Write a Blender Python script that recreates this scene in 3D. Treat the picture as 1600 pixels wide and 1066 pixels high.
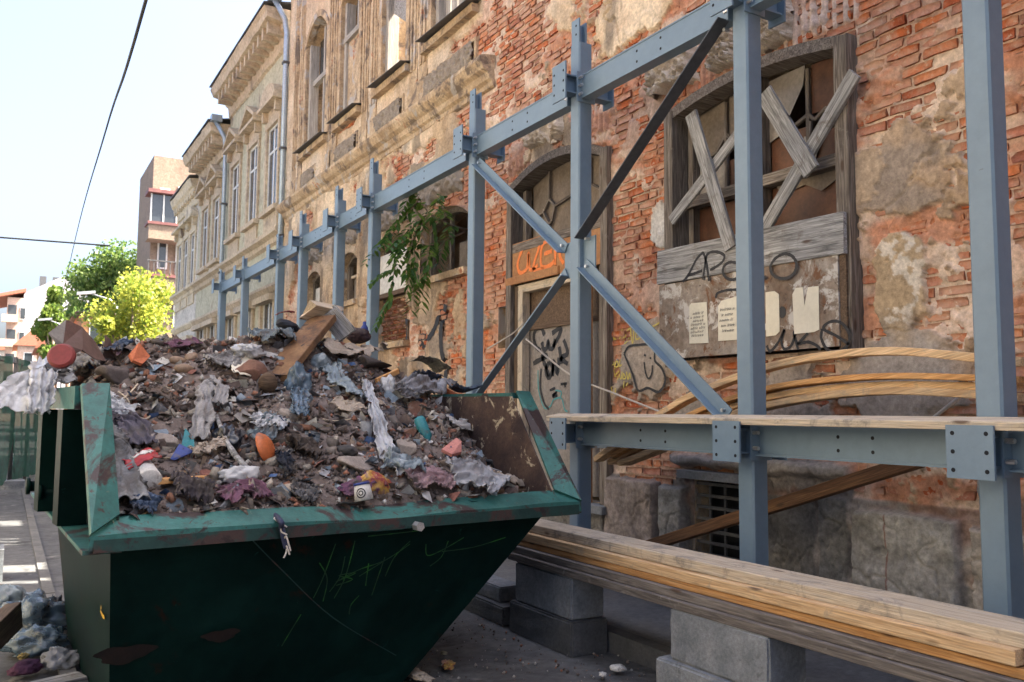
import bpy, bmesh, math, random
import numpy as np
from mathutils import Vector, Matrix
random.seed(7); RNG = np.random.RandomState(11)
for o in list(bpy.data.objects): bpy.data.objects.remove(o)
S = bpy.context.scene; COL = S.collection
R = math.radians

# ------------------------------------------------------------------ camera, sky, sun, exposure
CAM_Z, YAW, PITCH, ROLL, FPX = 1.6, R(30.3), R(4.75), R(0.5), 1350.0
fw = Vector((math.sin(YAW)*math.cos(PITCH), math.cos(YAW)*math.cos(PITCH), math.sin(PITCH)))
rt0 = Vector((math.cos(YAW), -math.sin(YAW), 0)); up0 = rt0.cross(fw)
rt = rt0*math.cos(ROLL) + up0*math.sin(ROLL); up = up0*math.cos(ROLL) - rt0*math.sin(ROLL)
cam = bpy.data.cameras.new('camera'); camo = bpy.data.objects.new('camera', cam); COL.objects.link(camo)
cam.sensor_width = 36; cam.lens = FPX/1600*36; cam.clip_end = 2000; cam.clip_start = 0.05
mw = Matrix((rt, up, -fw)).transposed().to_4x4(); mw.translation = (0, 0, CAM_Z); camo.matrix_world = mw
cam.dof.use_dof = True; cam.dof.focus_distance = 5.8; cam.dof.aperture_fstop = 5.6
S.camera = camo

SUN = Vector((0.53, -0.20, 0.80)).normalized()
elev = math.asin(SUN.z); azim = math.atan2(SUN.x, SUN.y)
W = bpy.data.worlds.new('World'); S.world = W; W.use_nodes = True
wn = W.node_tree; bg = wn.nodes['Background']
sky = wn.nodes.new('ShaderNodeTexSky'); sky.sky_type = 'NISHITA'; sky.sun_disc = False
sky.sun_elevation = elev; sky.sun_rotation = azim; sky.air_density = 0.75; sky.dust_density = 7.5; sky.ozone_density = 1.0
wn.links.new(sky.outputs[0], bg.inputs[0]); bg.inputs[1].default_value = 0.11
sl = bpy.data.lights.new('sun', 'SUN'); sl.energy = 5.0; sl.angle = R(0.5); sl.color = (1, 0.94, 0.80)
so = bpy.data.objects.new('sun', sl); COL.objects.link(so); so.rotation_euler = SUN.to_track_quat('Z', 'Y').to_euler()
S.view_settings.view_transform = 'Standard'; S.view_settings.look = 'None'; S.view_settings.gamma = 1
S.view_settings.exposure = 2.65
S.render.engine = 'CYCLES'; S.cycles.max_bounces = 8; S.cycles.diffuse_bounces = 4; S.cycles.transparent_max_bounces = 12

# ------------------------------------------------------------------ survey helpers: photo point -> point on a real plane
def ray(px, py): return fw + rt*((px-800)/FPX) - up*((py-533)/FPX)
def onX(px, py, X): d = ray(px, py); t = X/d.x; return Vector((X, d.y*t, CAM_Z+d.z*t))
def onY(px, py, Y): d = ray(px, py); t = Y/d.y; return Vector((d.x*t, Y, CAM_Z+d.z*t))
def onZ(px, py, Z): d = ray(px, py); t = (Z-CAM_Z)/d.z; return Vector((d.x*t, d.y*t, Z))
def wYZ(px, py, X=5.0): p = onX(px, py, X); return p.y, p.z
def pix(p):
    q = Vector(p)-Vector((0, 0, CAM_Z)); w = q.dot(fw); return 800+FPX*q.dot(rt)/w, 533-FPX*q.dot(up)/w, w

# ------------------------------------------------------------------ object helpers
LOC = {}
def link(o, parent=None):
    COL.objects.link(o)
    if parent is not None:
        o.parent = parent
        o.matrix_parent_inverse = parent.matrix_basis.inverted()
    return o
def tag(o, label=None, cat=None, group=None, kind=None):
    if label: o['label'] = label
    if cat: o['category'] = cat
    if group: o['group'] = group
    if kind: o['kind'] = kind
    return o
def empty(name, loc, label=None, cat=None, group=None):
    o = bpy.data.objects.new(name, None); COL.objects.link(o); o.location = loc; LOC[o.name] = Vector(loc)
    return tag(o, label, cat, group)
def mesh_np(name, v, f, mats, smooth=False, cols=None):
    me = bpy.data.meshes.new(name); v = np.asarray(v, np.float32); f = np.asarray(f, np.int32)
    k = f.shape[1]; n = len(f)
    me.vertices.add(len(v)); me.vertices.foreach_set('co', v.ravel())
    me.loops.add(n*k); me.loops.foreach_set('vertex_index', f.ravel())
    me.polygons.add(n); me.polygons.foreach_set('loop_start', np.arange(0, n*k, k, dtype=np.int32))
    if smooth: me.polygons.foreach_set('use_smooth', np.ones(n, bool))
    for m in (mats if isinstance(mats, (list, tuple)) else [mats]): me.materials.append(m)
    if cols is not None:
        a = me.color_attributes.new('Col', 'FLOAT_COLOR', 'POINT')
        c = np.ones((len(v), 4), np.float32); c[:, :3] = cols; a.data.foreach_set('color', c.ravel())
    me.update(calc_edges=True); me.validate()
    return me
class MB:
    def __init__(s): s.v = []; s.f = []; s.mi = []
    def add(s, vs, fs, mi=0):
        b = len(s.v); s.v += [tuple(p) for p in vs]; s.f += [tuple(i+b for i in q) for q in fs]; s.mi += [mi]*len(fs); return s
    def hexa(s, p, mi=0):
        return s.add(p, [(3,2,1,0),(4,5,6,7),(0,1,5,4),(1,2,6,5),(2,3,7,6),(3,0,4,7)], mi)
    def box(s, x0, x1, y0, y1, z0, z1, mi=0):
        return s.hexa([(x0,y0,z0),(x1,y0,z0),(x1,y1,z0),(x0,y1,z0),(x0,y0,z1),(x1,y0,z1),(x1,y1,z1),(x0,y1,z1)], mi)
    def obox(s, c, ax, ay, az, mi=0):
        c = Vector(c); ax = Vector(ax); ay = Vector(ay); az = Vector(az)
        return s.hexa([c-ax-ay-az, c+ax-ay-az, c+ax+ay-az, c-ax+ay-az, c-ax-ay+az, c+ax-ay+az, c+ax+ay+az, c-ax+ay+az], mi)
    def prism(s, poly, vec, mi=0):
        n = len(poly); a = [Vector(p) for p in poly]; b = [p+Vector(vec) for p in a]
        return s.add(a+b, [tuple(range(n-1, -1, -1)), tuple(range(n, 2*n))]+[(i, (i+1) % n, n+(i+1) % n, n+i) for i in range(n)], mi)
    def tube(s, pts, r, n=8, mi=0, flat=1.0):
        pts = [Vector(p) for p in pts]; rs = r if isinstance(r, (list, tuple)) else [r]*len(pts)
        vs = []; prev = None
        for i, p in enumerate(pts):
            t = (pts[min(i+1, len(pts)-1)]-pts[max(i-1, 0)]).normalized()
            if prev is None:
                a = t.orthogonal().normalized()
            else:
                a = (prev-t*prev.dot(t)).normalized()
            prev = a; b = t.cross(a)
            for k in range(n):
                w = 2*math.pi*k/n; vs.append(p+a*math.cos(w)*rs[i]+b*math.sin(w)*rs[i]*flat)
        fs = []
        for i in range(len(pts)-1):
            for k in range(n): fs.append((i*n+k, i*n+(k+1) % n, (i+1)*n+(k+1) % n, (i+1)*n+k))
        fs.append(tuple(range(n-1, -1, -1))); fs.append(tuple(range((len(pts)-1)*n, len(pts)*n)))
        return s.add(vs, fs, mi)
    def ribbon(s, pts, w, nrm, mi=0):
        "flat stroke: list of points on a surface, width w, normal nrm"
        pts = [Vector(p) for p in pts]; nrm = Vector(nrm)
        vs = []
        for i, p in enumerate(pts):
            t = (pts[min(i+1, len(pts)-1)]-pts[max(i-1, 0)])
            if t.length < 1e-6: t = Vector((0, 1, 0))
            q = nrm.cross(t.normalized()); ww = w*(0.85+0.3*random.random())/2
            vs += [p+q*ww, p-q*ww]
        return s.add(vs, [(2*i, 2*i+1, 2*i+3, 2*i+2) for i in range(len(pts)-1)], mi)
    def build(s, name, mats, parent=None, smooth=False):
        me = bpy.data.meshes.new(name); me.from_pydata(s.v, [], s.f)
        for m in (mats if isinstance(mats, (list, tuple)) else [mats]): me.materials.append(m)
        if any(s.mi): me.polygons.foreach_set('material_index', s.mi)
        if smooth: me.polygons.foreach_set('use_smooth', [True]*len(s.f))
        me.update()
        return link(bpy.data.objects.new(name, me), parent)
def part(name, mat, parent, *boxes):
    m = MB()
    for b in boxes: m.box(*b)
    return m.build(name, mat, parent)
def smoothstep(a, b, x): t = np.clip((x-a)/(b-a), 0, 1); return t*t*(3-2*t)

# vectorised value noise
def _hash(ix, iy, seed):
    h = (ix.astype(np.int64)*374761393 + iy.astype(np.int64)*668265263 + seed*974634777) & 0x7fffffff
    h = ((h ^ (h >> 13))*1274126177) & 0x7fffffff
    return ((h ^ (h >> 16)) & 0xffff)/65535.0
def vnoise(x, y, seed):
    ix = np.floor(x); iy = np.floor(y); fx = x-ix; fy = y-iy
    ux = fx*fx*fx*(fx*(fx*6-15)+10); uy = fy*fy*fy*(fy*(fy*6-15)+10)
    a = _hash(ix, iy, seed); b = _hash(ix+1, iy, seed); c = _hash(ix, iy+1, seed); d = _hash(ix+1, iy+1, seed)
    return (a*(1-ux)+b*ux)*(1-uy)+(c*(1-ux)+d*ux)*uy
def fbm(x, y, scale, octv, seed, gain=0.5):
    x = np.asarray(x, float)/scale; y = np.asarray(y, float)/scale; s = 0; a = 1; t = 0
    for i in range(octv):
        s = s+a*vnoise(x+17.3*i, y-9.1*i, seed+i); t += a; a *= gain; x = x*2.03; y = y*2.03
    return s/t
def noise3(v, scale, seed):
    "cheap 3d-ish noise for blobs, v (n,3)"
    return (fbm(v[:, 0]+v[:, 2]*0.7, v[:, 1]-v[:, 2]*0.6, scale, 4, seed)+fbm(v[:, 1]+v[:, 2], v[:, 2]*0.8-v[:, 0], scale, 4, seed+50))-1

# ------------------------------------------------------------------ materials
def new_mat(name):
    m = bpy.data.materials.new(name); m.use_nodes = True; nt = m.node_tree; b = nt.nodes['Principled BSDF']
    return m, nt, nt.nodes, nt.links, b
def ramp(nd, cols, pos=None):
    r = nd.new('ShaderNodeValToRGB'); e = r.color_ramp.elements
    n = len(cols); pos = pos or [i/(n-1) for i in range(n)]
    while len(e) < n: e.new(0.5)
    for i in range(n): e[i].position = pos[i]; e[i].color = (*cols[i][:3], 1)
    return r
def noise_node(nd, lk, vec, scale, detail=6, rough=0.6, dist=0.0):
    n = nd.new('ShaderNodeTexNoise'); n.inputs['Scale'].default_value = scale; n.inputs['Detail'].default_value = detail
    n.inputs['Roughness'].default_value = rough; n.inputs['Distortion'].default_value = dist
    lk.new(vec, n.inputs['Vector']); return n
def mixc(nd, lk, fac, a, b, mode='MIX'):
    m = nd.new('ShaderNodeMix'); m.data_type = 'RGBA'; m.blend_type = mode
    for sock, val in ((m.inputs[0], fac), (m.inputs[6], a), (m.inputs[7], b)):
        if isinstance(val, (int, float)): sock.default_value = val
        elif isinstance(val, tuple): sock.default_value = (*val[:3], 1)
        else: lk.new(val, sock)
    return m.outputs[2]
def sat(c, k):
    g = sum(c)/3; return tuple(max(0, g+(x-g)*k) for x in c)
MATS = {}
def proc(name, cols, scale=4, rough=0.85, bump=0.3, bscale=40, metal=0.0, coord='pos', spots=None, fine=0.35, stretch=None, spec=0.4, transl=0, alpha=1.0):
    """cols: ramp over a large noise; spots: list of (colour, scale, threshold, softness)"""
    if name in MATS: return MATS[name]
    m, nt, nd, lk, b = new_mat(name)
    if coord == 'pos': vec = nd.new('ShaderNodeNewGeometry').outputs['Position']
    else:
        tc = nd.new('ShaderNodeTexCoord'); oi = nd.new('ShaderNodeObjectInfo')
        ad = nd.new('ShaderNodeVectorMath'); ad.operation = 'MULTIPLY_ADD'
        cb = nd.new('ShaderNodeCombineXYZ'); lk.new(oi.outputs['Random'], cb.inputs[0]); lk.new(oi.outputs['Random'], cb.inputs[1]); lk.new(oi.outputs['Random'], cb.inputs[2])
        lk.new(cb.outputs[0], ad.inputs[0]); ad.inputs[1].default_value = (37, 53, 71); lk.new(tc.outputs['Object'], ad.inputs[2]); vec = ad.outputs[0]
    if stretch:
        mp = nd.new('ShaderNodeMapping'); mp.inputs['Scale'].default_value = stretch; lk.new(vec, mp.inputs['Vector']); vec = mp.outputs[0]
    n1 = noise_node(nd, lk, vec, scale, 7, 0.62)
    n = len(cols); r = ramp(nd, cols, [0.3+0.4*i/(max(1, n-1)) for i in range(n)]) if n > 1 else ramp(nd, [cols[0], cols[0]])
    lk.new(n1.outputs[0], r.inputs[0]); col = r.outputs[0]
    n2 = noise_node(nd, lk, vec, scale*9, 5, 0.7)
    mr = nd.new('ShaderNodeMapRange'); mr.inputs[1].default_value = 0.25; mr.inputs[2].default_value = 0.75
    mr.inputs[3].default_value = 1-fine; mr.inputs[4].default_value = 1+fine*0.6; lk.new(n2.outputs[0], mr.inputs[0])
    cc = nd.new('ShaderNodeVectorMath'); cc.operation = 'SCALE'; lk.new(col, cc.inputs[0]); lk.new(mr.outputs[0], cc.inputs['Scale']); col = cc.outputs[0]
    for (sc, ss, th, so_) in (spots or []):
        ns = noise_node(nd, lk, vec, ss, 8, 0.68, 0.6)
        m2 = nd.new('ShaderNodeMapRange'); m2.inputs[1].default_value = th; m2.inputs[2].default_value = th+so_; lk.new(ns.outputs[0], m2.inputs[0])
        col = mixc(nd, lk, m2.outputs[0], col, sc)
    lk.new(col, b.inputs['Base Color'])
    b.inputs['Roughness'].default_value = rough; b.inputs['Metallic'].default_value = metal; b.inputs['Specular IOR Level'].default_value = spec
    if alpha < 1: b.inputs['Alpha'].default_value = alpha
    if transl: b.inputs['Transmission Weight'].default_value = 0
    if bump:
        nb = noise_node(nd, lk, vec, bscale, 6, 0.65); bp = nd.new('ShaderNodeBump'); bp.inputs['Strength'].default_value = bump
        bp.inputs['Distance'].default_value = 0.01; lk.new(nb.outputs[0], bp.inputs['Height']); lk.new(bp.outputs[0], b.inputs['Normal'])
    MATS[name] = m; return m
def wood(name, cols, rough=0.8, grey=None, knots=0.85, gamt=0.55):
    """grain along the object's own X axis"""
    if name in MATS: return MATS[name]
    m, nt, nd, lk, b = new_mat(name)
    tc = nd.new('ShaderNodeTexCoord'); oi = nd.new('ShaderNodeObjectInfo'); cb = nd.new('ShaderNodeCombineXYZ')
    for k in range(3): lk.new(oi.outputs['Random'], cb.inputs[k])
    ad = nd.new('ShaderNodeVectorMath'); ad.operation = 'MULTIPLY_ADD'; lk.new(cb.outputs[0], ad.inputs[0]); ad.inputs[1].default_value = (31, 17, 23); lk.new(tc.outputs['Object'], ad.inputs[2])
    mp = nd.new('ShaderNodeMapping'); mp.inputs['Scale'].default_value = (1.6, 22, 22); lk.new(ad.outputs[0], mp.inputs['Vector'])
    n1 = noise_node(nd, lk, mp.outputs[0], 1.6, 8, 0.65, 1.2)
    r = ramp(nd, cols, [0.32+0.36*i/(len(cols)-1) for i in range(len(cols))]); lk.new(n1.outputs[0], r.inputs[0]); col = r.outputs[0]
    mp2 = nd.new('ShaderNodeMapping'); mp2.inputs['Scale'].default_value = (4, 150, 150); lk.new(ad.outputs[0], mp2.inputs['Vector'])
    n2 = noise_node(nd, lk, mp2.outputs[0], 1.0, 4, 0.6)
    mr = nd.new('ShaderNodeMapRange'); mr.inputs[1].default_value = 0.3; mr.inputs[2].default_value = 0.7; mr.inputs[3].default_value = 0.55; mr.inputs[4].default_value = 1.22; lk.new(n2.outputs[0], mr.inputs[0])
    sc = nd.new('ShaderNodeVectorMath'); sc.operation = 'SCALE'; lk.new(col, sc.inputs[0]); lk.new(mr.outputs[0], sc.inputs['Scale']); col = sc.outputs[0]
    if grey:
        n3 = noise_node(nd, lk, ad.outputs[0], 5, 9, 0.75, 0.8)
        m3 = nd.new('ShaderNodeMapRange'); m3.inputs[1].default_value = gamt; m3.inputs[2].default_value = gamt+0.12; m3.inputs[4].default_value = 0.8; lk.new(n3.outputs[0], m3.inputs[0]); col = mixc(nd, lk, m3.outputs[0], col, grey)
    vo = nd.new('ShaderNodeTexVoronoi'); vo.inputs['Scale'].default_value = 1.0
    mp3 = nd.new('ShaderNodeMapping'); mp3.inputs['Scale'].default_value = (2.2, 7, 7); lk.new(ad.outputs[0], mp3.inputs['Vector']); lk.new(mp3.outputs[0], vo.inputs['Vector'])
    m4 = nd.new('ShaderNodeMapRange'); m4.inputs[1].default_value = 0.07; m4.inputs[2].default_value = 0.13; m4.inputs[3].default_value = knots; m4.inputs[4].default_value = 0; lk.new(vo.outputs['Distance'], m4.inputs[0])
    col = mixc(nd, lk, m4.outputs[0], col, (0.07, 0.04, 0.025))
    hv = nd.new('ShaderNodeHueSaturation'); ov = nd.new('ShaderNodeMapRange'); lk.new(oi.outputs['Random'], ov.inputs[0]); ov.inputs[3].default_value = 0.82; ov.inputs[4].default_value = 1.15
    lk.new(ov.outputs[0], hv.inputs['Value']); lk.new(col, hv.inputs['Color'])
    lk.new(hv.outputs[0], b.inputs['Base Color']); b.inputs['Roughness'].default_value = rough; b.inputs['Specular IOR Level'].default_value = 0.3
    bp = nd.new('ShaderNodeBump'); bp.inputs['Strength'].default_value = 0.45; bp.inputs['Distance'].default_value = 0.006
    ab = nd.new('ShaderNodeMath'); ab.operation = 'ADD'; lk.new(n1.outputs[0], ab.inputs[0]); lk.new(n2.outputs[0], ab.inputs[1]); lk.new(ab.outputs[0], bp.inputs['Height']); lk.new(bp.outputs[0], b.inputs['Normal'])
    MATS[name] = m; return m
def attr_mat(name, rough=0.92, bump=0.6, bs=110, spec=0.25):
    "colour from the mesh's own material colours, with fine grain"
    m, nt, nd, lk, b = new_mat(name)
    at = nd.new('ShaderNodeAttribute'); at.attribute_name = 'Col'
    g = nd.new('ShaderNodeNewGeometry').outputs['Position']
    n1 = noise_node(nd, lk, g, 28, 8, 0.7); mr = nd.new('ShaderNodeMapRange'); mr.inputs[1].default_value = 0.25; mr.inputs[2].default_value = 0.75; mr.inputs[3].default_value = 0.58; mr.inputs[4].default_value = 1.4
    lk.new(n1.outputs[0], mr.inputs[0]); sc = nd.new('ShaderNodeVectorMath'); sc.operation = 'SCALE'; lk.new(at.outputs['Color'], sc.inputs[0]); lk.new(mr.outputs[0], sc.inputs['Scale'])
    n5 = noise_node(nd, lk, g, 6.5, 9, 0.74, 0.4); m5 = nd.new('ShaderNodeMapRange'); m5.inputs[1].default_value = 0.3; m5.inputs[2].default_value = 0.7; m5.inputs[3].default_value = 0.70; m5.inputs[4].default_value = 1.28; lk.new(n5.outputs[0], m5.inputs[0])
    s5 = nd.new('ShaderNodeVectorMath'); s5.operation = 'SCALE'; lk.new(sc.outputs[0], s5.inputs[0]); lk.new(m5.outputs[0], s5.inputs['Scale']); sc = s5
    lk.new(sc.outputs[0], b.inputs['Base Color']); b.inputs['Roughness'].default_value = rough; b.inputs['Specular IOR Level'].default_value = spec
    n2 = noise_node(nd, lk, g, bs, 7, 0.7); bp = nd.new('ShaderNodeBump'); bp.inputs['Strength'].default_value = bump; bp.inputs['Distance'].default_value = 0.009
    lk.new(n2.outputs[0], bp.inputs['Height']); lk.new(bp.outputs[0], b.inputs['Normal']); return m
def brick_mat():
    m, nt, nd, lk, b = new_mat('brick_clay')
    ge = nd.new('ShaderNodeNewGeometry'); oi = nd.new('ShaderNodeObjectInfo'); ad = nd.new('ShaderNodeMath'); ad.operation = 'ADD'
    lk.new(ge.outputs['Random Per Island'], ad.inputs[0]); lk.new(oi.outputs['Random'], ad.inputs[1]); fr = nd.new('ShaderNodeMath'); fr.operation = 'FRACT'; lk.new(ad.outputs[0], fr.inputs[0])
    r = ramp(nd, [(0.36, 0.085, 0.035), (0.52, 0.135, 0.045), (0.58, 0.20, 0.08), (0.44, 0.17, 0.11), (0.56, 0.28, 0.18), (0.32, 0.10, 0.06)]); lk.new(fr.outputs[0], r.inputs[0])
    n1 = noise_node(nd, lk, ge.outputs['Position'], 26, 8, 0.7); mr = nd.new('ShaderNodeMapRange'); mr.inputs[1].default_value = 0.25; mr.inputs[2].default_value = 0.75; mr.inputs[3].default_value = 0.6; mr.inputs[4].default_value = 1.3
    lk.new(n1.outputs[0], mr.inputs[0]); sc = nd.new('ShaderNodeVectorMath'); sc.operation = 'SCALE'; lk.new(r.outputs[0], sc.inputs[0]); lk.new(mr.outputs[0], sc.inputs['Scale'])
    # old lime film left on the faces
    n2 = noise_node(nd, lk, ge.outputs['Position'], 3.2, 8, 0.72, 0.5); m2 = nd.new('ShaderNodeMapRange'); m2.inputs[1].default_value = 0.42; m2.inputs[2].default_value = 0.58; m2.inputs[4].default_value = 0.62; lk.new(n2.outputs[0], m2.inputs[0])
    col = mixc(nd, lk, m2.outputs[0], sc.outputs[0], (0.52, 0.355, 0.25))
    n3 = noise_node(nd, lk, ge.outputs['Position'], 17, 8, 0.7, 0.5); m3 = nd.new('ShaderNodeMapRange'); m3.inputs[1].default_value = 0.58; m3.inputs[2].default_value = 0.66; m3.inputs[4].default_value = 0.7; lk.new(n3.outputs[0], m3.inputs[0])
    col = mixc(nd, lk, m3.outputs[0], col, (0.60, 0.48, 0.36))
    n6 = noise_node(nd, lk, ge.outputs['Position'], 1.7, 8, 0.7, 0.6); m6 = nd.new('ShaderNodeMapRange'); m6.inputs[1].default_value = 0.54; m6.inputs[2].default_value = 0.68; m6.inputs[4].default_value = 0.75; lk.new(n6.outputs[0], m6.inputs[0]); col = mixc(nd, lk, m6.outputs[0], col, (0.17, 0.10, 0.07))
    lk.new(col, b.inputs['Base Color']); b.inputs['Roughness'].default_value = 0.93; b.inputs['Specular IOR Level'].default_value = 0.2
    n4 = noise_node(nd, lk, ge.outputs['Position'], 60, 8, 0.7); bp = nd.new('ShaderNodeBump'); bp.inputs['Strength'].default_value = 0.8; bp.inputs['Distance'].default_value = 0.012
    lk.new(n4.outputs[0], bp.inputs['Height']); lk.new(bp.outputs[0], b.inputs['Normal']); return m
def leaf_mat(name, c1, c2, tr=0.35):
    m, nt, nd, lk, b = new_mat(name)
    ge = nd.new('ShaderNodeNewGeometry'); r = ramp(nd, [c1, c2]); lk.new(ge.outputs['Random Per Island'], r.inputs[0])
    lk.new(r.outputs[0], b.inputs['Base Color']); b.inputs['Roughness'].default_value = 0.5; b.inputs['Specular IOR Level'].default_value = 0.3
    t = nd.new('ShaderNodeBsdfTranslucent'); hs = nd.new('ShaderNodeHueSaturation'); hs.inputs['Value'].default_value = 1.6; lk.new(r.outputs[0], hs.inputs['Color']); lk.new(hs.outputs[0], t.inputs[0])
    mx = nd.new('ShaderNodeMixShader'); mx.inputs[0].default_value = tr; lk.new(b.outputs[0], mx.inputs[1]); lk.new(t.outputs[0], mx.inputs[2]); lk.new(mx.outputs[0], nt.nodes['Material Output'].inputs[0]); return m
def film_mat(name, col, alpha=0.75, rough=0.3):
    "thin plastic film: partly see-through, glossy"
    m, nt, nd, lk, b = new_mat(name)
    g = nd.new('ShaderNodeNewGeometry').outputs['Position']; n = noise_node(nd, lk, g, 14, 6, 0.65)
    r = ramp(nd, [tuple(c*0.7 for c in col), col], [0.35, 0.65]); lk.new(n.outputs[0], r.inputs[0]); lk.new(r.outputs[0], b.inputs['Base Color'])
    b.inputs['Roughness'].default_value = rough; b.inputs['Alpha'].default_value = alpha; b.inputs['Specular IOR Level'].default_value = 0.6
    nd_ = noise_node(nd, lk, g, 5, 7, .7); md_ = nd.new('ShaderNodeMapRange'); md_.inputs[1].default_value = .5; md_.inputs[2].default_value = .66; md_.inputs[4].default_value = .8; lk.new(nd_.outputs[0], md_.inputs[0]); lk.new(mixc(nd, lk, md_.outputs[0], r.outputs[0], tuple(c*.25+.02 for c in col)), b.inputs['Base Color']); b.inputs['Subsurface Weight'].default_value = 0.0
    return m

m_wall = attr_mat('old_render'); m_brick = brick_mat()
m_steel = proc('blue_grey_paint', [(0.135, 0.20, 0.265), (0.165, 0.235, 0.30)], 1.5, 0.42, 0.06, 90, fine=0.10, spots=[((0.09, 0.11, 0.14), 9, 0.70, 0.04), ((0.26, 0.31, 0.36), 5, 0.70, 0.05), ((0.13, 0.075, 0.045), 21, 0.735, 0.02)], spec=0.5)
m_zinc = proc('zinc_bolt', [(0.55, 0.56, 0.58), (0.65, 0.66, 0.68)], 20, 0.35, 0, metal=0.8)
m_hole = proc('hole_shade_dark', [(0.012, 0.013, 0.016)], 5, 0.9, 0)
m_concrete = proc('concrete_block', [(0.14, 0.155, 0.175), (0.21, 0.225, 0.245), (0.29, 0.30, 0.31)], 5, 0.92, 0.5, 60, spots=[((0.09, 0.09, 0.095), 7, 0.6, 0.12)])
m_concd = proc('dark_concrete', [(0.06, 0.063, 0.068), (0.11, 0.112, 0.118)], 5, 0.9, 0.5, 60)  # darker grey concrete for kerbs, lower blocks and chimneys
m_pine = wood('fresh_pine', [(0.54, 0.33, 0.165), (0.67, 0.45, 0.25), (0.74, 0.54, 0.33)], grey=(0.34, 0.28, 0.21), gamt=0.56)
m_pine2 = wood('orange_pine', [(0.42, 0.19, 0.065), (0.54, 0.28, 0.105), (0.62, 0.37, 0.17)], knots=0.8)
m_pineg = wood('greyed_pine', [(0.44, 0.35, 0.25), (0.58, 0.48, 0.36), (0.50, 0.44, 0.36)], grey=(0.19, 0.175, 0.16), gamt=0.52)
m_wgrey = wood('weathered_grey_wood', [(0.10, 0.098, 0.095), (0.27, 0.265, 0.26), (0.44, 0.435, 0.43)], grey=(0.10, 0.075, 0.055), gamt=0.56)
m_oldb = wood('old_scaffold_board', [(0.075, 0.065, 0.06), (0.15, 0.13, 0.118), (0.24, 0.215, 0.195)], grey=(0.30, 0.28, 0.265), gamt=0.6)
m_wdark = wood('dark_brown_wood', [(0.07, 0.045, 0.03), (0.13, 0.085, 0.055), (0.19, 0.13, 0.085)])
m_frame = wood('rotten_frame_wood', [(0.07, 0.055, 0.045), (0.17, 0.14, 0.115), (0.32, 0.28, 0.24)], grey=(0.42, 0.38, 0.33), gamt=0.62)
m_ply = proc('peeling_plywood', [(0.15, 0.10, 0.07), (0.27, 0.215, 0.17), (0.38, 0.335, 0.29)], 2.2, 0.9, 0.5, 30, spots=[((0.52, 0.49, 0.45), 3.5, 0.53, 0.05), ((0.17, 0.085, 0.045), 5, 0.56, 0.06), ((0.09, 0.06, 0.045), 11, 0.62, 0.04)], fine=.5)
m_obr = proc('orange_brown_board', [(0.33, 0.15, 0.06), (0.45, 0.23, 0.10)], 3, 0.8, 0.3, 40)
m_doorp = proc('greyish_door_panel', [(0.24, 0.21, 0.18), (0.34, 0.30, 0.27)], 3, 0.85, 0.3, 40, spots=[((0.14, 0.11, 0.09), 6, 0.62, 0.1)])
m_paneb = proc('brown_dusty_pane', [(0.07, 0.028, 0.014), (0.15, 0.06, 0.03)], 3, 0.55, 0.1, 20)
m_paneg = proc('dusty_grey_glass', [(0.20, 0.17, 0.15), (0.32, 0.29, 0.26)], 3, 0.35, 0.1, 20)
m_panel_beige = proc('beige_backing_board', [(0.17, 0.135, 0.105), (0.26, 0.21, 0.165)], 3, 0.9, 0.3, 30)
m_black = proc('black_spray_paint', [(0.012, 0.012, 0.016), (0.03, 0.03, 0.035)], 10, 0.6, 0)
m_orange = proc('orange_spray_paint', [(0.85, 0.22, 0.04)], 10, 0.6, 0)
m_yellow = proc('yellow_spray_paint', [(0.62, 0.50, 0.12)], 10, 0.6, 0)
m_tealp = proc('teal_spray_paint', [(0.08, 0.32, 0.33)], 10, 0.6, 0)
m_neon = proc('neon_green_spray_paint', [(0.003, 0.015, 0.01), (0.008, 0.05, 0.012), (0.03, 0.18, 0.015)], 10, 0.6, 0)
m_paper = proc('aged_paper', [(0.62, 0.58, 0.47), (0.74, 0.70, 0.58)], 5, 0.9, 0.1, 30, fine=0.08)
m_orn = proc('carved_plaster', [(0.42, 0.34, 0.26), (0.58, 0.49, 0.39), (0.70, 0.62, 0.52)], 12, 0.92, 0.6, 60)
m_orngrey = proc('grey_relief_plaster', [(0.22, 0.185, 0.15), (0.36, 0.31, 0.26)], 12, 0.92, 0.6, 60)
m_mould = proc('peach_moulding', [(0.32, 0.22, 0.13), (0.48, 0.35, 0.22), (0.60, 0.47, 0.32)], 2.2, 0.92, 0.7, 30, spots=[((0.17, 0.13, 0.10), 2.6, 0.53, 0.08), ((0.40, 0.37, 0.34), 1.7, 0.56, 0.05), ((0.36, 0.15, 0.08), 2.2, 0.63, 0.04)], fine=.5)
m_metalroof = proc('dark_sheet_metal', [(0.06, 0.06, 0.065), (0.11, 0.105, 0.10)], 5, 0.6, 0.1)
m_glass = proc('dark_window_glass', [(0.03, 0.036, 0.042), (0.05, 0.06, 0.07)], 1.5, 0.08, 0, spec=0.8)
m_rope = proc('pale_rope', [(0.5, 0.46, 0.42)], 20, 0.9, 0.2, 90)
m_leaf = leaf_mat('green_leaf', (0.02, 0.065, 0.015), (0.10, 0.18, 0.035)); m_bark = proc('bark', [(0.16, 0.12, 0.09), (0.26, 0.2, 0.15)], 10, 0.9, 0.5)
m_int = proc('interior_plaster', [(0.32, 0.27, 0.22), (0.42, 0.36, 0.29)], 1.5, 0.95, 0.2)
m_intl = proc('cream_interior_plaster', [(0.62, 0.50, 0.36), (0.72, 0.60, 0.45)], 1.0, 0.95, 0.1)

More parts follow.
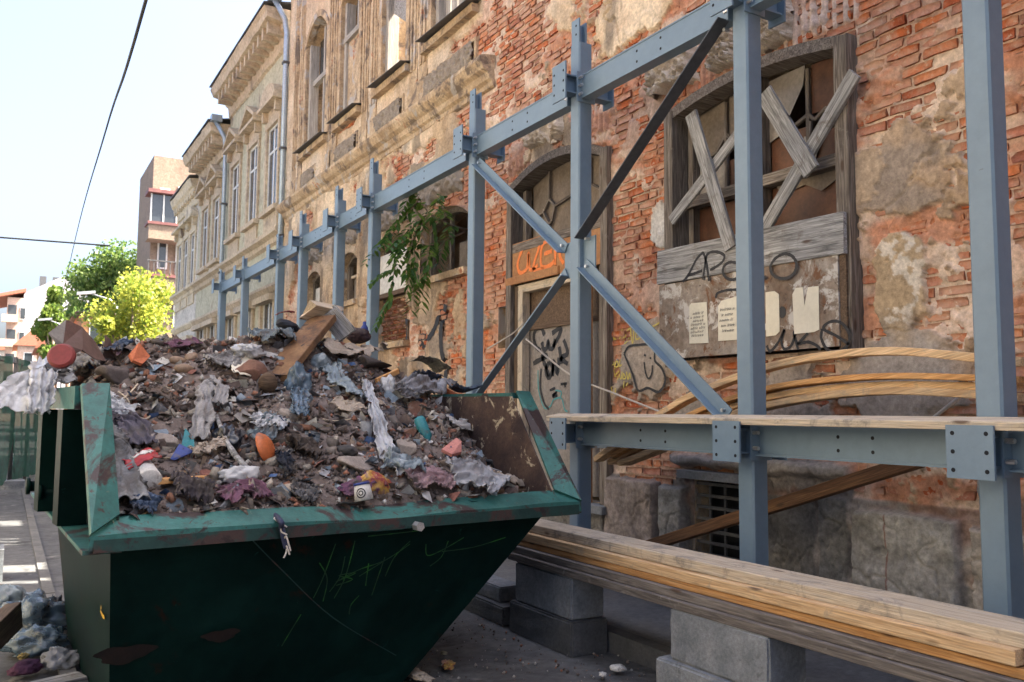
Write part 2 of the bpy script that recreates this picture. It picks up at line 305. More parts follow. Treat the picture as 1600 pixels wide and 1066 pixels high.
# ------------------------------------------------------------------ the setting: street, pavement, kerb
m_street = proc('dusty_asphalt', [(0.07, 0.07, 0.075), (0.10, 0.10, 0.103), (0.14, 0.137, 0.135)], 0.9, 0.9, 0.5, 55, spots=[((0.045, 0.045, 0.046), 1.3, 0.56, 0.08), ((0.20, 0.195, 0.18), 2.6, 0.60, 0.08), ((0.24, 0.23, 0.21), 14, 0.68, 0.04)], fine=0.5)
m_pave = proc('pavement_concrete', [(0.10, 0.10, 0.10), (0.17, 0.165, 0.16)], 2, 0.92, 0.5, 50)
gx = np.concatenate([[-400, -60, -20, -8], np.arange(-4, 6.01, 0.12), [10, 30, 100, 400]]); gy = np.concatenate([[-100, -20, -4], np.arange(0, 24, 0.15), np.arange(24, 60, 3), [90, 160, 300, 600]])
GX, GY = np.meshgrid(gx, gy, indexing='ij')
near = smoothstep(30, 20, GY)*smoothstep(6.2, 5.5, GX)*smoothstep(-5, -3, GX)
GZ = (fbm(GX, GY, 0.9, 4, 3)-0.55)*0.03*near
gi = np.arange(GX.size).reshape(GX.shape)
gf = np.stack([gi[:-1, :-1], gi[1:, :-1], gi[1:, 1:], gi[:-1, 1:]], -1).reshape(-1, 4)
tag(link(bpy.data.objects.new('street', mesh_np('street', np.stack([GX, GY, GZ], -1).reshape(-1, 3), gf, m_street, True))), kind='structure')
tag(part('pavement', m_pave, None, (3.72, 5.2, -4, 34, -0.05, 0.11)), kind='structure')
kb = tag(part('kerb', m_concd, None, (3.66, 3.718, -4, -3.99, -0.05, 0.12)), kind='structure')
for i in range(38):
    part('kerb_stone', m_concd, kb, (3.60+random.uniform(-.006, .006), 3.718, -3.98+i*1.0, -3.0+i*1.0, -0.05, 0.125+random.uniform(-.006, .006)))
# pale gutter strip along the left carriageway, in cast lengths
gs = tag(part('gutter_strip', m_concd, None, (0.37, 0.45, 4.0, 4.01, -0.01, 0.02)), kind='structure')
for i in range(16):
    part('gutter_slab', m_pave, gs, (0.36, 0.45, 4.02+i*1.5, 5.505+i*1.5, -0.02, 0.028+random.uniform(-.004, .004)))

# ------------------------------------------------------------------ the derelict building: wall as a height field in metres (Y along street, Z up)
WX = 5.0
building = empty('derelict_building', (5.0, 9.0, 0), 'long derelict brick building with crumbling render, arched openings and ornate upper floor', 'building')
# openings: Y0, Y1, Z0, spring Z, arch rise
OPEN = {'cross_window': (3.93, 5.66, 2.06, 4.20, 0.10), 'door': (6.72, 8.56, 0.74, 4.16, 0.20), 'niche': (8.58, 8.86, 2.36, 2.84, 0.0),
        'plant_window': (9.68, 11.1, 3.42, 4.16, 0.20), 'board_window': (11.55, 12.8, 2.62, 4.12, 0.20), 'w5': (13.68, 14.52, 3.45, 4.16, 0.16), 'w6': (15.62, 16.5, 3.45, 4.10, 0.16),
        'cellar': (4.90, 5.50, 0.40, 1.06, 0.0),
        'u1': (15.55, 16.85, 6.76, 9.0, 0.35), 'u2': (13.78, 14.72, 6.76, 9.0, 0.3), 'u3': (11.72, 12.70, 6.76, 9.0, 0.3), 'u4': (9.6, 10.8, 6.80, 9.0, 0.3), 'u5': (7.9, 8.5, 6.9, 9.0, 0.2), 'u6': (7.25, 7.55, 6.9, 8.4, 0.0)}
def in_open(Y, Z, pad=0.0):
    r = np.zeros(np.shape(Y), bool)
    for (y0, y1, z0, zs, ri) in OPEN.values():
        u = np.clip((Y-(y0+y1)/2)/((y1-y0)/2), -1, 1); top = zs+ri*(1-u*u)
        r |= (Y > y0-pad) & (Y < y1+pad) & (Z > z0-pad) & (Z < top+pad)
    return r
def cut(Y, Z, y0, y1, z0, z1):
    yy = Y[:, 0]; zz = Z[0]; return (slice(np.searchsorted(yy, y0), np.searchsorted(yy, y1)), slice(np.searchsorted(zz, z0), np.searchsorted(zz, z1)))
def ell(Y, Z, px, py, rx, ry):
    c = wYZ(px, py); a = wYZ(px+rx, py); b = wYZ(px, py-ry)
    ry_ = abs(a[0]-c[0]); rz_ = abs(b[1]-c[1]); out = np.zeros(Y.shape); s = cut(Y, Z, c[0]-1.4*ry_, c[0]+1.4*ry_, c[1]-1.4*rz_, c[1]+1.4*rz_)
    d = np.sqrt(((Y[s]-c[0])/ry_)**2+((Z[s]-c[1])/rz_)**2)+((fbm(Y[s], Z[s], .45, 5, 711, .6)-.5)*1.6 if Y[s].size else 0); out[s] = smoothstep(1.35, 0.6, d); return out
def rectl(Y, Z, y0, y1, z0, z1, e=0.02, jit=0.0, seed=0):
    j = (fbm(Y, Z, 0.16, 4, 300+seed)-0.5)*2*jit if jit and Y.size else 0
    return smoothstep(0, e, np.minimum(np.minimum(Y-y0, y1-Y), np.minimum(Z-z0, z1-Z))+j)
def rectm(Y, Z, y0, y1, z0, z1, e=0.02, jit=0.0, seed=0):
    out = np.zeros(Y.shape); s = cut(Y, Z, y0-.1, y1+.1, z0-.1, z1+.1); out[s] = rectl(Y[s], Z[s], y0, y1, z0, z1, e, jit, seed); return out
def wall_fields(Y, Z):
    n1 = fbm(Y, Z, 1.1, 6, 21, 0.58); n2 = fbm(Y, Z, 0.30, 5, 41, 0.6); n3 = fbm(Y, Z, 0.055, 4, 61, 0.6); n4 = fbm(Y*0.6, Z*1.8, 0.5, 5, 81)
    # where render still sits on the brick
    base = np.where(Y > 9.3, 0.17, -0.36)+0.25*smoothstep(8.9, 9.6, Y)-0.25*(Y > 9.3)
    base = base+0.16*smoothstep(4.7, 5.3, Z)*smoothstep(9.4, 6.0, Y)+0.3*(Z > 5.6)*smoothstep(8.8, 9.2, Y)
    for (px, py, rx, ry, a) in [(1405, 265, 75, 62, .75), (1412, 440, 42, 72, .9), (1410, 590, 80, 80, .95), (1250, 15, 40, 20, -.2), (985, 15, 70, 45, .6), (1035, 350, 20, 48, .95), (1000, 560, 55, 85, .95), (1285, 20, 30, 25, -.3),
                                (850, 110, 60, 60, -.15), (790, 330, 30, 90, -.45), (765, 400, 25, 80, -.5), (770, 570, 28, 50, -.35), (640, 520, 30, 40, -.9), (760, 60, 40, 90, -.75), (720, 120, 20, 60, -.5),
                                (655, 245, 35, 15, -.6), (460, 560, 18, 120, -.5), (620, 110, 40, 12, -.8), (545, 190, 30, 10, -.7), (700, 40, 40, 15, -.9), (455, 300, 10, 60, -.5), (470, 480, 12, 60, -.4), (1000, 450, 50, 60, -.5),
                                (780, 490, 25, 60, .4), (1460, 420, 30, 120, -.05), (1500, 690, 60, 40, -.9), (1090, 660, 60, 60, .5), (1260, 620, 80, 50, .35), (830, 140, 50, 30, .1)]:
        base = base+a*ell(Y, Z, px, py, rx, ry)
    pl = base+(n1-0.5)*1.5+(n2-0.5)*0.9+(n3-.5)*.18
    pm = smoothstep(0.0, 0.015, pl)
    # rubble-stone and cement foot of the wall
    ft = smoothstep(0.0, 0.06, 1.16+0.12*(n2-0.5)-Z+0.16*ell(Y, Z, 1270, 740, 100, 30))
    brk_keep = rectm(Y, Z, 3.05, 3.95, 1.04, 1.42)+rectm(Y, Z, 5.75, 6.7, 1.03, 1.55)
    ft = ft*(1-np.clip(brk_keep, 0, 1))
    mort = -0.011+0.027*smoothstep(0.515, 0.62, n2*0.75+n1*0.25)+0.012*(n3-0.5)
    layer = 0.030+0.006*(n2-0.5)+0.016*(n1-0.5)+0.003*(n3-0.5)
    # second, outer coat on part of it
    oc = smoothstep(0.0, 0.012, fbm(Y, Z, 0.8, 6, 141, 0.6)-0.50); layer = layer+0.010*oc
    h = mort*(1-pm)+layer*pm
    # cracks through the render
    cr = np.abs(fbm(Y, Z, 1.3, 5, 171)-0.5); crack = smoothstep(0.009, 0.002, cr)*pm*smoothstep(.45, .6, fbm(Y, Z, 2.0, 2, 191)); h = h-0.03*crack
    # colours (albedo)
    def C(r, g, b): return np.array([r, g, b])
    def lerp(a, b, t): return a*(1-t[..., None])+b*t[..., None]
    cm = lerp(C(.46, .28, .20), C(.60, .47, .37), smoothstep(.35, .65, n1)); cm = lerp(cm, C(.44, .17, .085), smoothstep(.52, .64, n4)*0.75)
    cp = lerp(C(.56, .42, .29), C(.70, .56, .40), smoothstep(.35, .7, n4)); cp = lerp(cp, C(.40, .35, .30), smoothstep(.55, .66, fbm(Y, Z, .7, 5, 211))*.85)
    cp = lerp(cp, C(.66, .52, .36), oc*0.5); cp = lerp(cp, C(.20, .16, .12), smoothstep(.49, .66, fbm(Y*2.2, Z*.5, .6, 5, 231))*.8); cp = lerp(cp, C(.42, .29, .17), smoothstep(.5, .62, fbm(Y, Z, .9, 5, 261))*.6)
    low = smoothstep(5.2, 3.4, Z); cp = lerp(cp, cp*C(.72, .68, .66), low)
    greyz = np.clip(ell(Y, Z, 1410, 600, 95, 95)+ell(Y, Z, 1000, 560, 60, 90)*.8+ell(Y, Z, 1100, 660, 70, 60)+ell(Y, Z, 1260, 620, 90, 50)*.7, 0, 1); cp = lerp(cp, C(.34, .30, .265)*(0.75+0.5*n2[..., None]), greyz)
    och = ell(Y, Z, 1412, 430, 45, 80); cp = lerp(cp, lerp(C(.40, .30, .19), C(.58, .52, .44), smoothstep(.56, .61, fbm(Y, Z, .16, 5, 281, .62))), och)
    wht = ell(Y, Z, 1035, 350, 22, 50); cp = lerp(cp, C(.56, .53, .49), wht)
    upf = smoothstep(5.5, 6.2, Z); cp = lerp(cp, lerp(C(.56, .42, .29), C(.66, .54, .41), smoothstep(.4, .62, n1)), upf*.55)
    hb = (n2-0.45)*0.12+(n3-.5)*0.03; cf = lerp(C(.13, .12, .115), C(.26, .235, .22), smoothstep(.3, .7, n2)); cf = lerp(cf, C(.32, .30, .28), smoothstep(.58, .66, n1)); cf = lerp(cf, C(.24, .15, .12), smoothstep(.6, .72, fbm(Y, Z, .5, 4, 251)))
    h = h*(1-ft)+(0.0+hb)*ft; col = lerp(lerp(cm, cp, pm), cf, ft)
    # vertical tooling / lath scars over the heads of the openings
    for (a, b) in ((3.8, 5.9), (6.6, 8.7)):
        tl = rectm(Y, Z, a, b, 4.34, 4.75, .05, .05)*(1-pm); st = np.abs(((Y*11) % 1)-.5)*2; h = h+tl*(0.03*smoothstep(.35, .6, st)-.004); col = lerp(col, lerp(C(.40, .19, .12), C(.55, .45, .38), smoothstep(.45, .7, n4)), tl*.8)
    # vertical pilaster strips on the ground floor, left half
    for yc, wd in ((11.33, .17), (13.2, .22), (15.05, .30), (17.2, .4), (9.35, .14)):
        p = rectm(Y, Z, yc-wd, yc+wd, 1.2, 4.9, .03, .02, 5)*(Y > 9.0); h = h+p*0.05*np.clip(pm+.4, 0, 1)
    # dressed stones of the foot and jambs (Y0,Y1,Z0,Z1,proud,colour)
    for k, (y0, y1, z0, z1, pr, c) in enumerate([(3.16, 3.91, .30, .99, .10, (.27, .262, .25)), (5.93, 6.66, .10, 1.02, .11, (.27, .225, .20)), (5.60, 5.90, .12, 1.0, .07, (.25, .245, .24)), (3.96, 4.22, .30, 1.05, .05, (.17, .166, .16)),
                                  (2.72, 3.10, .30, .95, .07, (.30, .275, .25)), (2.85, 3.05, .98, 1.32, .05, (.25, .25, .25)), (2.0, 2.68, .3, 1.1, .08, (.25, .24, .23)), (1.0, 1.94, .2, 1.1, .08, (.25, .24, .23)), (0.2, .95, .2, 1.1, .08, (.25, .24, .23)),
                                  (4.25, 4.85, .20, 1.02, .02, (.15, .143, .135)), (6.7, 8.6, .10, .72, .06, (.21, .2, .19)), (8.75, 9.9, .2, 1.1, .05, (.24, .21, .19)), (10.0, 11.2, .2, 1.1, .05, (.24, .21, .19)), (11.3, 13, .2, 1.1, .05, (.24, .21, .19)), (13.1, 15, .2, 1.1, .05, (.24, .21, .19)), (15.1, 17.9, .2, 1.1, .05, (.24, .21, .19))]):
        s = cut(Y, Z, y0-.1, y1+.1, z0-.1, z1+.1); Ys = Y[s]; Zs = Z[s]
        m = rectl(Ys, Zs, y0, y1, z0, z1, .022, .018, 10+k); v = fbm(Ys, Zs, .12, 5, 400+k, .62)
        h[s] = h[s]*(1-m)+m*(pr*.95+0.05*(v-.4)-.02*smoothstep(.02,.0,np.abs(fbm(Ys, Zs, .5, 4, 470+k)-.5))+0.03*(fbm(Ys, Zs, .45, 3, 430+k)-.5)); col[s] = lerp(col[s], np.array(c)*(0.55+0.95*v[..., None]), m)
    m = rectm(Y, Z, 3.9, 5.76, 1.15, 1.29, .05, .03, 40); h = h*(1-m)+m*(.10+.03*(n2-.5)); col = lerp(col, C(.30, .275, .25)*(0.6+.8*n2[..., None]), m)
    m = rectm(Y, Z, 3.62, 3.635, .3, .97, .006); col = lerp(col, C(.16, .05, .035), m*.8)
    return h, np.clip(col, .01, .85), pm, ft
def axis(segs):
    out = []
    for a, b, s in segs: out.append(np.arange(a, b-1e-6, s))
    return np.concatenate(out+[[segs[-1][1]]])
ya = axis([(0.0, 2.0, .03), (2.0, 6.0, .0105), (6.0, 9.5, .014), (9.5, 13.0, .02), (13.0, 18.2, .032)]); za = axis([(0.0, 5.0, .0115), (5.0, 7.4, .018), (7.4, 10.9, .04)])
YY, ZZ = np.meshgrid(ya, za, indexing='ij')
HH, CC, PM, FT = wall_fields(YY, ZZ)
cyc = (YY[:-1, :-1]+YY[1:, 1:])/2; czc = (ZZ[:-1, :-1]+ZZ[1:, 1:])/2
keep = ~in_open(cyc, czc)
idx = np.arange(YY.size).reshape(YY.shape)
wf = np.stack([idx[:-1, :-1], idx[:-1, 1:], idx[1:, 1:], idx[1:, :-1]], -1)[keep]
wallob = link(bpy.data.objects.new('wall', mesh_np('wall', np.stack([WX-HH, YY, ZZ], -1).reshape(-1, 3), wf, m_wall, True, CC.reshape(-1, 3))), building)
def wall_h(y, z):
    i = min(len(ya)-1, np.searchsorted(ya, y)); j = min(len(za)-1, np.searchsorted(za, z)); return HH[i, j]
# reveals, rooms and the mass behind the wall (it shades the street)
for nme, (y0, y1, z0, zs, ri) in OPEN.items():
    b = MB(); d = 0.42; n = 9; top = [(y0+(y1-y0)*k/n, zs+ri*(1-(2*k/n-1)**2)) for k in range(n+1)]
    ring = [(y0, z0)]+top+[(y1, z0)]
    for k in range(len(ring)):
        a = ring[k]; c = ring[(k+1) % len(ring)]
        b.add([(WX-.012, a[0], a[1]), (WX-.012, c[0], c[1]), (WX+d, c[0], c[1]), (WX+d, a[0], a[1])], [(0, 1, 2, 3)])
    b.build('opening_reveal', m_mould, building)
b = MB()
b.box(5.45, 5.6, 0, 6.4, 0, 1.9).box(7.6, 7.75, -4, 18.2, 0, 5.5).box(5.45, 13, -4, 18.2, 5.42, 5.6).box(5.45, 13, 9.18, 9.3, 0, 5.42).box(5.45, 13, 5.9, 6.0, 0, 5.42)
b.box(12.9, 13.1, -4, 18.2, 0, 8.0)
b.box(5.0, 13.1, -4.1, -4, 0, 11).box(5.45, 13.0, 18.05, 18.19, 0, 11).box(5.02, 5.42, -4, -0.01, 0, 11)
b.box(5.02, 5.44, -4, 18.19, 10.95, 15.2)  # unseen facade top, raised to shade the street and opposite houses
b.box(5.45, 13, 12.8, 18.05, 9.4, 9.55).box(5.45, 13, -4, 6.5, 9.4, 9.55).box(5.45, 13, 9.0, 9.5, 9.4, 9.55)
b.build('inner_walls_floors_and_added_top', m_int, building)
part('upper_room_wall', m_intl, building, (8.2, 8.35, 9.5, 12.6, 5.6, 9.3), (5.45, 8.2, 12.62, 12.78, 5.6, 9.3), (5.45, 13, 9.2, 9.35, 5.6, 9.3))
# bricks where the render has fallen
def brick_variant(seed):
    r = random.Random(seed); nx, nz = 4, 3; vs = []
    for i in range(nx):
        for k in range(nz):
            e = (i in (0, nx-1)) or (k in (0, nz-1)); c = (i in (0, nx-1)) and (k in (0, nz-1))
            y = -0.5+i/(nx-1)+(r.uniform(-.04, .04) if not e else (.008+.06*r.random()**2)*(1 if i == 0 else -1 if i == nx-1 else 0))
            z = -0.5+k/(nz-1)+(.02+.16*r.random()**2)*(1 if k == 0 else -1 if k == nz-1 else 0)
            x = -(r.uniform(.0, .004) if not e else r.uniform(-.008, .001)-(.010*r.random() if c else 0)); vs.append((x-.0, y, z))
    fs = [(i*nz+k, i*nz+k+1, (i+1)*nz+k+1, (i+1)*nz+k) for i in range(nx-1) for k in range(nz-1)]
    ring = [0, 3, 6, 9, 10, 11, 8, 5, 2, 1]; b0 = len(vs)
    for q in ring: vs.append((.05, vs[q][1]*1.03, vs[q][2]*1.06))
    n = len(ring)
    for q in range(n): fs.append((ring[q], b0+q, b0+(q+1) % n, ring[(q+1) % n]))
    fs = [tuple(f) for f in fs]
    return np.array(vs, np.float32), np.array(fs, np.int32)
VAR = [brick_variant(s) for s in range(14)]
VMESH = [mesh_np('brick', v, f, m_brick) for v, f in VAR]
bl = []; rz = 0.06; row = 0
while rz < 7.2:
    rowh = random.uniform(.068, .078); y = 0.1+(0.13 if row % 2 else 0)+random.uniform(-.03, .03)
    while y < 18.0:
        L = random.choice((.245, .25, .255, .26, .125, .235)) if row % 2 else random.choice((.25, .255, .245, .12))
        bl.append((y+L/2, rz+rowh/2, L-random.uniform(.006, .013), rowh-random.uniform(.006, .011))); y += L
    rz += rowh; row += 1
bl = np.array(bl)
def samp(A, y, z): return A[np.clip(np.searchsorted(ya, y), 0, len(ya)-1), np.clip(np.searchsorted(za, z), 0, len(za)-1)]
hcov = np.minimum.reduce([samp(PM, bl[:, 0]+s*bl[:, 2]*.45, bl[:, 1]+t*bl[:, 3]*.4) for s in (-1, 0, 1) for t in (-1, 1)])
fcov = samp(FT, bl[:, 0], bl[:, 1])
ok = (hcov < .9) & (fcov < .6) & ~in_open(bl[:, 0]-bl[:, 2]*.45, bl[:, 1], .03) & ~in_open(bl[:, 0]+bl[:, 2]*.45, bl[:, 1], .03) & (RNG.rand(len(bl)) > .06)
ok &= ~((bl[:, 0] > 9.0) & (bl[:, 1] > 5.55) & (bl[:, 1] < 6.0))
bl = bl[ok]; wav = (fbm(bl[:, 0], bl[:, 1]*.2, 1.6, 3, 77)-.5)*.09+RNG.uniform(-.004, .004, len(bl))
dep = WX-.007+RNG.uniform(-.008, .008, len(bl))+(fbm(bl[:, 0], bl[:, 1], .8, 3, 99)-.5)*.008
size = []
for (y, z, L, hgt), w in zip(bl, wav):
    px, py, dd = pix((WX, y, z+w)); vis = -20 < px < 1620 and -10 < py < 1000
    if 1130 < px < 1215 or 1500 < px or (890 < px < 925): vis = vis and py < 1000 and random.random() < .5
    size.append(1/dd if vis and samp(HH, np.array([y]), np.array([z]))[0] < .0 else 0)
order = np.argsort(size)[::-1]; top300 = set(order[:300].tolist())
BME = {}; sv = []; sf = []; nb = 0
for i, (y, z, L, hgt) in enumerate(bl):
    k = random.randrange(14)
    if i in top300:
        v, f = VAR[k]; key = (k, L > .18); me_ = BME.get(key)
        if me_ is None: me_ = BME[key] = mesh_np('brick', v*np.array([1, .24 if key[1] else .115, .064]), f, m_brick)
        o = bpy.data.objects.new('brick', me_); o.location = (dep[i], y, z+wav[i]); o.rotation_euler = (random.uniform(-.035, .035), random.uniform(-.06, .06), random.uniform(-.03, .03)); link(o, wallob)
    else:
        v, f = VAR[k]; sv.append(v*np.array([1, L, hgt])+np.array([dep[i], y, z+wav[i]])); sf.append(f+nb); nb += len(v)
tag(link(bpy.data.objects.new('farther_bricks', mesh_np('farther_bricks', np.concatenate(sv), np.concatenate(sf), m_brick)), building), kind='stuff')

# ------------------------------------------------------------------ timber, strokes and reliefs
def catmull(pts, n=6):
    P = [Vector(p) for p in pts]; out = []
    if len(P) < 3: return [P[0].lerp(P[-1], k/n) for k in range(n+1)]
    for i in range(len(P)-1):
        a = P[max(i-1, 0)]; b_ = P[i]; c = P[i+1]; d = P[min(i+2, len(P)-1)]
        for k in range(n):
            t = k/n; out.append(0.5*((2*b_)+(c-a)*t+(2*a-5*b_+4*c-d)*t*t+(3*b_-a-3*c+d)*t**3))
    out.append(P[-1]); return out
def plank(name, pts, wdir, w, t, mat, parent=None, rough_end=0.0, ch=0.004, seg=9):
    pts = [Vector(p) for p in pts]
    if len(pts) == 2: pts = [pts[0].lerp(pts[1], k/seg) for k in range(seg+1)]
    o = pts[0]; ex = (pts[-1]-o).normalized(); ey = Vector(wdir); ey = (ey-ex*ey.dot(ex)).normalized(); ez = ex.cross(ey)
    M4 = Matrix((ex, ey, ez)).transposed().to_4x4(); M4.translation = o
    vs = []; fs = []; n = len(pts); sec = [(-w/2+ch, -t/2), (w/2-ch, -t/2), (w/2, -t/2+ch), (w/2, t/2-ch), (w/2-ch, t/2), (-w/2+ch, t/2), (-w/2, t/2-ch), (-w/2, -t/2+ch)]
    for i, p in enumerate(pts):
        tg = (pts[min(i+1, n-1)]-pts[max(i-1, 0)]).normalized(); nz = tg.cross(ey).normalized(); ny = nz.cross(tg)
        jw = 1+random.uniform(-.012, .012); jt = 1+random.uniform(-.02, .02)
        for (a, c) in sec:
            q = p+ny*a*jw+nz*c*jt
            if i in (0, n-1) and rough_end: q = q+tg*random.uniform(-rough_end, rough_end)
            q = q-o; vs.append((q.dot(ex), q.dot(ey), q.dot(ez)))
    for i in range(n-1):
        for k in range(8): fs.append((i*8+k, i*8+(k+1) % 8, (i+1)*8+(k+1) % 8, (i+1)*8+k))
    fs.append(tuple(range(7, -1, -1))); fs.append(tuple(range((n-1)*8, n*8)))
    me = bpy.data.meshes.new(name); me.from_pydata(vs, [], fs); me.materials.append(mat); me.update()
    ob = bpy.data.objects.new(name, me); link(ob, parent); ob.matrix_basis = M4; return ob
def wtimber(name, y0, z0, y1, z1, X, w, t, mat, parent):
    "a timber lying flat against a plane X, from (y0,z0) to (y1,z1)"
    a = Vector((X, y0, z0)); c = Vector((X, y1, z1)); d = (c-a).normalized(); return plank(name, [a, c], Vector((1, 0, 0)).cross(d), w, t, mat, parent, rough_end=.008)
def strokes(name, mat, parent, lines, X, w, org=(0, 0), sc=1.0, conform=False, n=6, smooth=True):
    m = MB()
    for ln in lines:
        ps = [onX(org[0]+x/sc, org[1]+y/sc, X) for x, y in ln]
        ps = catmull(ps, n) if smooth else ps
        if conform: ps = [Vector((WX-max(wall_h(p.y, p.z), wall_h(p.y+.02, p.z), wall_h(p.y, p.z+.02), wall_h(p.y-.02, p.z))-.006, p.y, p.z)) for p in ps]
        m.ribbon(ps, w, (-1, 0, 0))
    o = m.build(name, mat, parent); o['kind'] = 'stuff'; return o
def relief(name, y0, y1, z0, z1, depth, mat, parent, seed, X=5.0, ragged=True, n=80, dens=70):
    r = np.random.RandomState(seed); ny = n; nz = max(12, int(n*(z1-z0)/(y1-y0)))
    Y, Z = np.meshgrid(np.linspace(0, 1, ny), np.linspace(0, 1, nz), indexing='ij'); asp = (z1-z0)/(y1-y0); h = np.zeros(Y.shape)
    if not ragged: dens = int(26/asp)
    for i in range(dens):
        cy, cz = r.rand(2); rr = r.uniform(.035, .10) if ragged else r.uniform(.12, .30)*asp; d = np.sqrt((Y-cy)**2+((Z-cz)*asp)**2); h = np.maximum(h, np.exp(-((d-rr)/(rr*.32))**2)*r.uniform(.5, 1)); h = np.maximum(h, np.exp(-(d/(rr*.45))**2)*r.uniform(.3, .9))
    edge = np.minimum(np.minimum(Y, 1-Y), np.minimum(Z, 1-Z)*asp)
    msk = edge+(fbm(Y, Z*asp, .25, 4, seed)-.62)*.22*(1 if ragged else 0)
    hh = depth*(0.25+0.9*h)+depth*.3*(fbm(Y, Z*asp, .08, 3, seed+3)-.5)
    if ragged: hh = hh*smoothstep(-.02, .05, msk)-.02*smoothstep(.0, -.03, msk)
    V = np.stack([X-hh, y0+Y*(y1-y0), z0+Z*(z1-z0)], -1).reshape(-1, 3); ii = np.arange(Y.size).reshape(Y.shape)
    f = np.stack([ii[:-1, :-1], ii[:-1, 1:], ii[1:, 1:], ii[1:, :-1]], -1)
    if ragged: f = f[(msk[:-1, :-1] > -.03)]
    else: f = f.reshape(-1, 4)
    return link(bpy.data.objects.new(name, mesh_np(name, V, f.reshape(-1, 4), mat, True)), parent)

# ---- big boarded window
def arch_top(y, o): y0, y1, z0, zs, ri = OPEN[o]; u = (y-(y0+y1)/2)/((y1-y0)/2); return zs+ri*(1-u*u)
def arch_bar(name, o, X0, X1, t, mat, parent, dz=0.0, pad=0.0):
    y0, y1 = OPEN[o][0]-pad, OPEN[o][1]+pad; n = 12; m = MB(); top = []
    for k in range(n+1):
        y = y0+(y1-y0)*k/n; z = arch_top(y, o)+dz; top.append((y, z))
    vs = []
    for (y, z) in top: vs += [(X0, y, z-t), (X0, y, z), (X1, y, z), (X1, y, z-t)]
    fs = []
    for k in range(n):
        for q in range(4): fs.append((k*4+q, k*4+(q+1) % 4, k*4+4+(q+1) % 4, k*4+4+q))
    fs += [(3, 2, 1, 0), (n*4, n*4+1, n*4+2, n*4+3)]
    return m.add(vs, fs).build(name, mat, parent)
win = arch_bar('window', 'cross_window', 4.90, 5.10, .09, m_frame, building, dz=.06, pad=.04)
win['label'] = 'large rotten timber window with broken panes behind crossed boards'
for y in (3.89, 5.70): wtimber('jamb', y, 2.0, y, 4.24, 4.99, .11, .20, m_frame, win)
wtimber('inner_jamb', 4.00, 2.7, 4.0, 4.2, 5.10, .06, .08, m_frame, win); wtimber('inner_jamb', 5.60, 2.7, 5.6, 4.2, 5.10, .06, .08, m_frame, win)
wtimber('mullion', 4.79, 2.7, 4.79, 4.27, 5.08, .09, .10, m_frame, win)
wtimber('transom', 3.97, 3.42, 5.62, 3.42, 5.06, .09, .10, m_frame, win)
for y in (4.36, 5.22): wtimber('muntin', y, 3.46, y, 4.22, 5.12, .035, .03, m_frame, win)
for (a, c) in (((4.02, 3.72), (4.2, 3.86)), ((4.2, 3.86), (4.30, 3.80)), ((4.30, 3.80), (4.36, 3.86)), ((4.36, 3.62), (4.34, 3.80)), ((4.36, 3.86), (4.52, 3.80)), ((4.9, 3.74), (5.08, 3.80)), ((5.08, 3.80), (5.22, 3.95)), ((5.22, 3.95), (5.34, 3.82)), ((5.34, 3.82), (5.55, 3.80)), ((5.22, 3.66), (5.22, 3.95))):
    wtimber('muntin', a[0], a[1], c[0], c[1], 5.12, .028, .028, m_frame, win)
for (y0, y1, z0, z1, mt) in ((4.04, 4.34, 3.86, 4.24, m_paneb), (4.38, 4.74, 3.47, 3.78, m_paneb), (4.04, 4.33, 3.47, 3.70, m_paneb), (4.84, 5.20, 3.84, 4.27, m_panel_beige), (5.25, 5.56, 3.84, 4.25, m_panel_beige), (4.84, 5.2, 3.47, 3.72, m_paneb), (5.25, 5.56, 3.47, 3.78, m_paneg),
                         (4.05, 4.74, 2.75, 3.37, m_paneb), (4.84, 5.57, 2.75, 3.37, m_paneb)):
    part('pane', mt, win, (5.135, 5.145, y0, y1, z0, z1))
m = MB(); m.prism([(5.112, 4.74, 4.24), (5.112, 4.38, 4.25), (5.112, 4.40, 4.1), (5.112, 4.62, 3.78), (5.112, 4.74, 3.74)], (.006, 0, 0)); m.build('broken_pane', m_paneg, win)
m = MB(); m.prism([(5.112, 4.40, 3.7), (5.112, 4.24, 3.66), (5.112, 4.3, 3.5), (5.112, 4.46, 3.5)], (.006, 0, 0)); m.build('broken_pane', m_paneg, win)
m = MB(); m.prism([(5.112, 4.02, 3.40), (5.112, 4.70, 3.40), (5.112, 4.62, 3.30), (5.112, 4.4, 3.33), (5.112, 4.25, 3.25), (5.112, 4.1, 3.31)], (.006, 0, 0)); m.build('torn_sheet', m_panel_beige, win)
def wboard(pxa, pxb, X, w, t, mat, label):
    a = onX(*pxa, X); c = onX(*pxb, X); o = wtimber('board', a.y, a.z, c.y, c.z, X, w, t, mat, None); return tag(o, label, 'board', 'boards nailed over the big window')
wboard((1080, 178), (1142, 388), 4.84, .125, .03, m_wgrey, 'grey board nailed steeply across the left half of the big window')
wboard((1152, 212), (1050, 345), 4.875, .10, .028, m_wgrey, 'narrow brownish board slanting behind the steep one, left of big window')
wboard((1194, 145), (1268, 268), 4.84, .14, .03, m_wgrey, 'short grey board leaning down right from the blue post, big window')
wboard((1336, 115), (1194, 358), 4.875, .115, .03, m_wgrey, 'longest grey board, slanting from top right corner of the big window')
gb = tag(wtimber('board', 3.86, 2.84, 5.80, 2.87, 4.865, .29, .035, m_wgrey, None), 'wide horizontal grey board sprayed with the black word APOLO', 'board', 'boards nailed over the big window')
pw = tag(part('plywood_panel', m_ply, None, (4.862, 4.885, 3.92, 5.79, 2.07, 2.71)), 'peeling plywood panel with paper notices below the APOLO board', 'panel')
part('batten', m_wdark, pw, (4.872, 4.93, 3.86, 3.915, 2.05, 2.72))
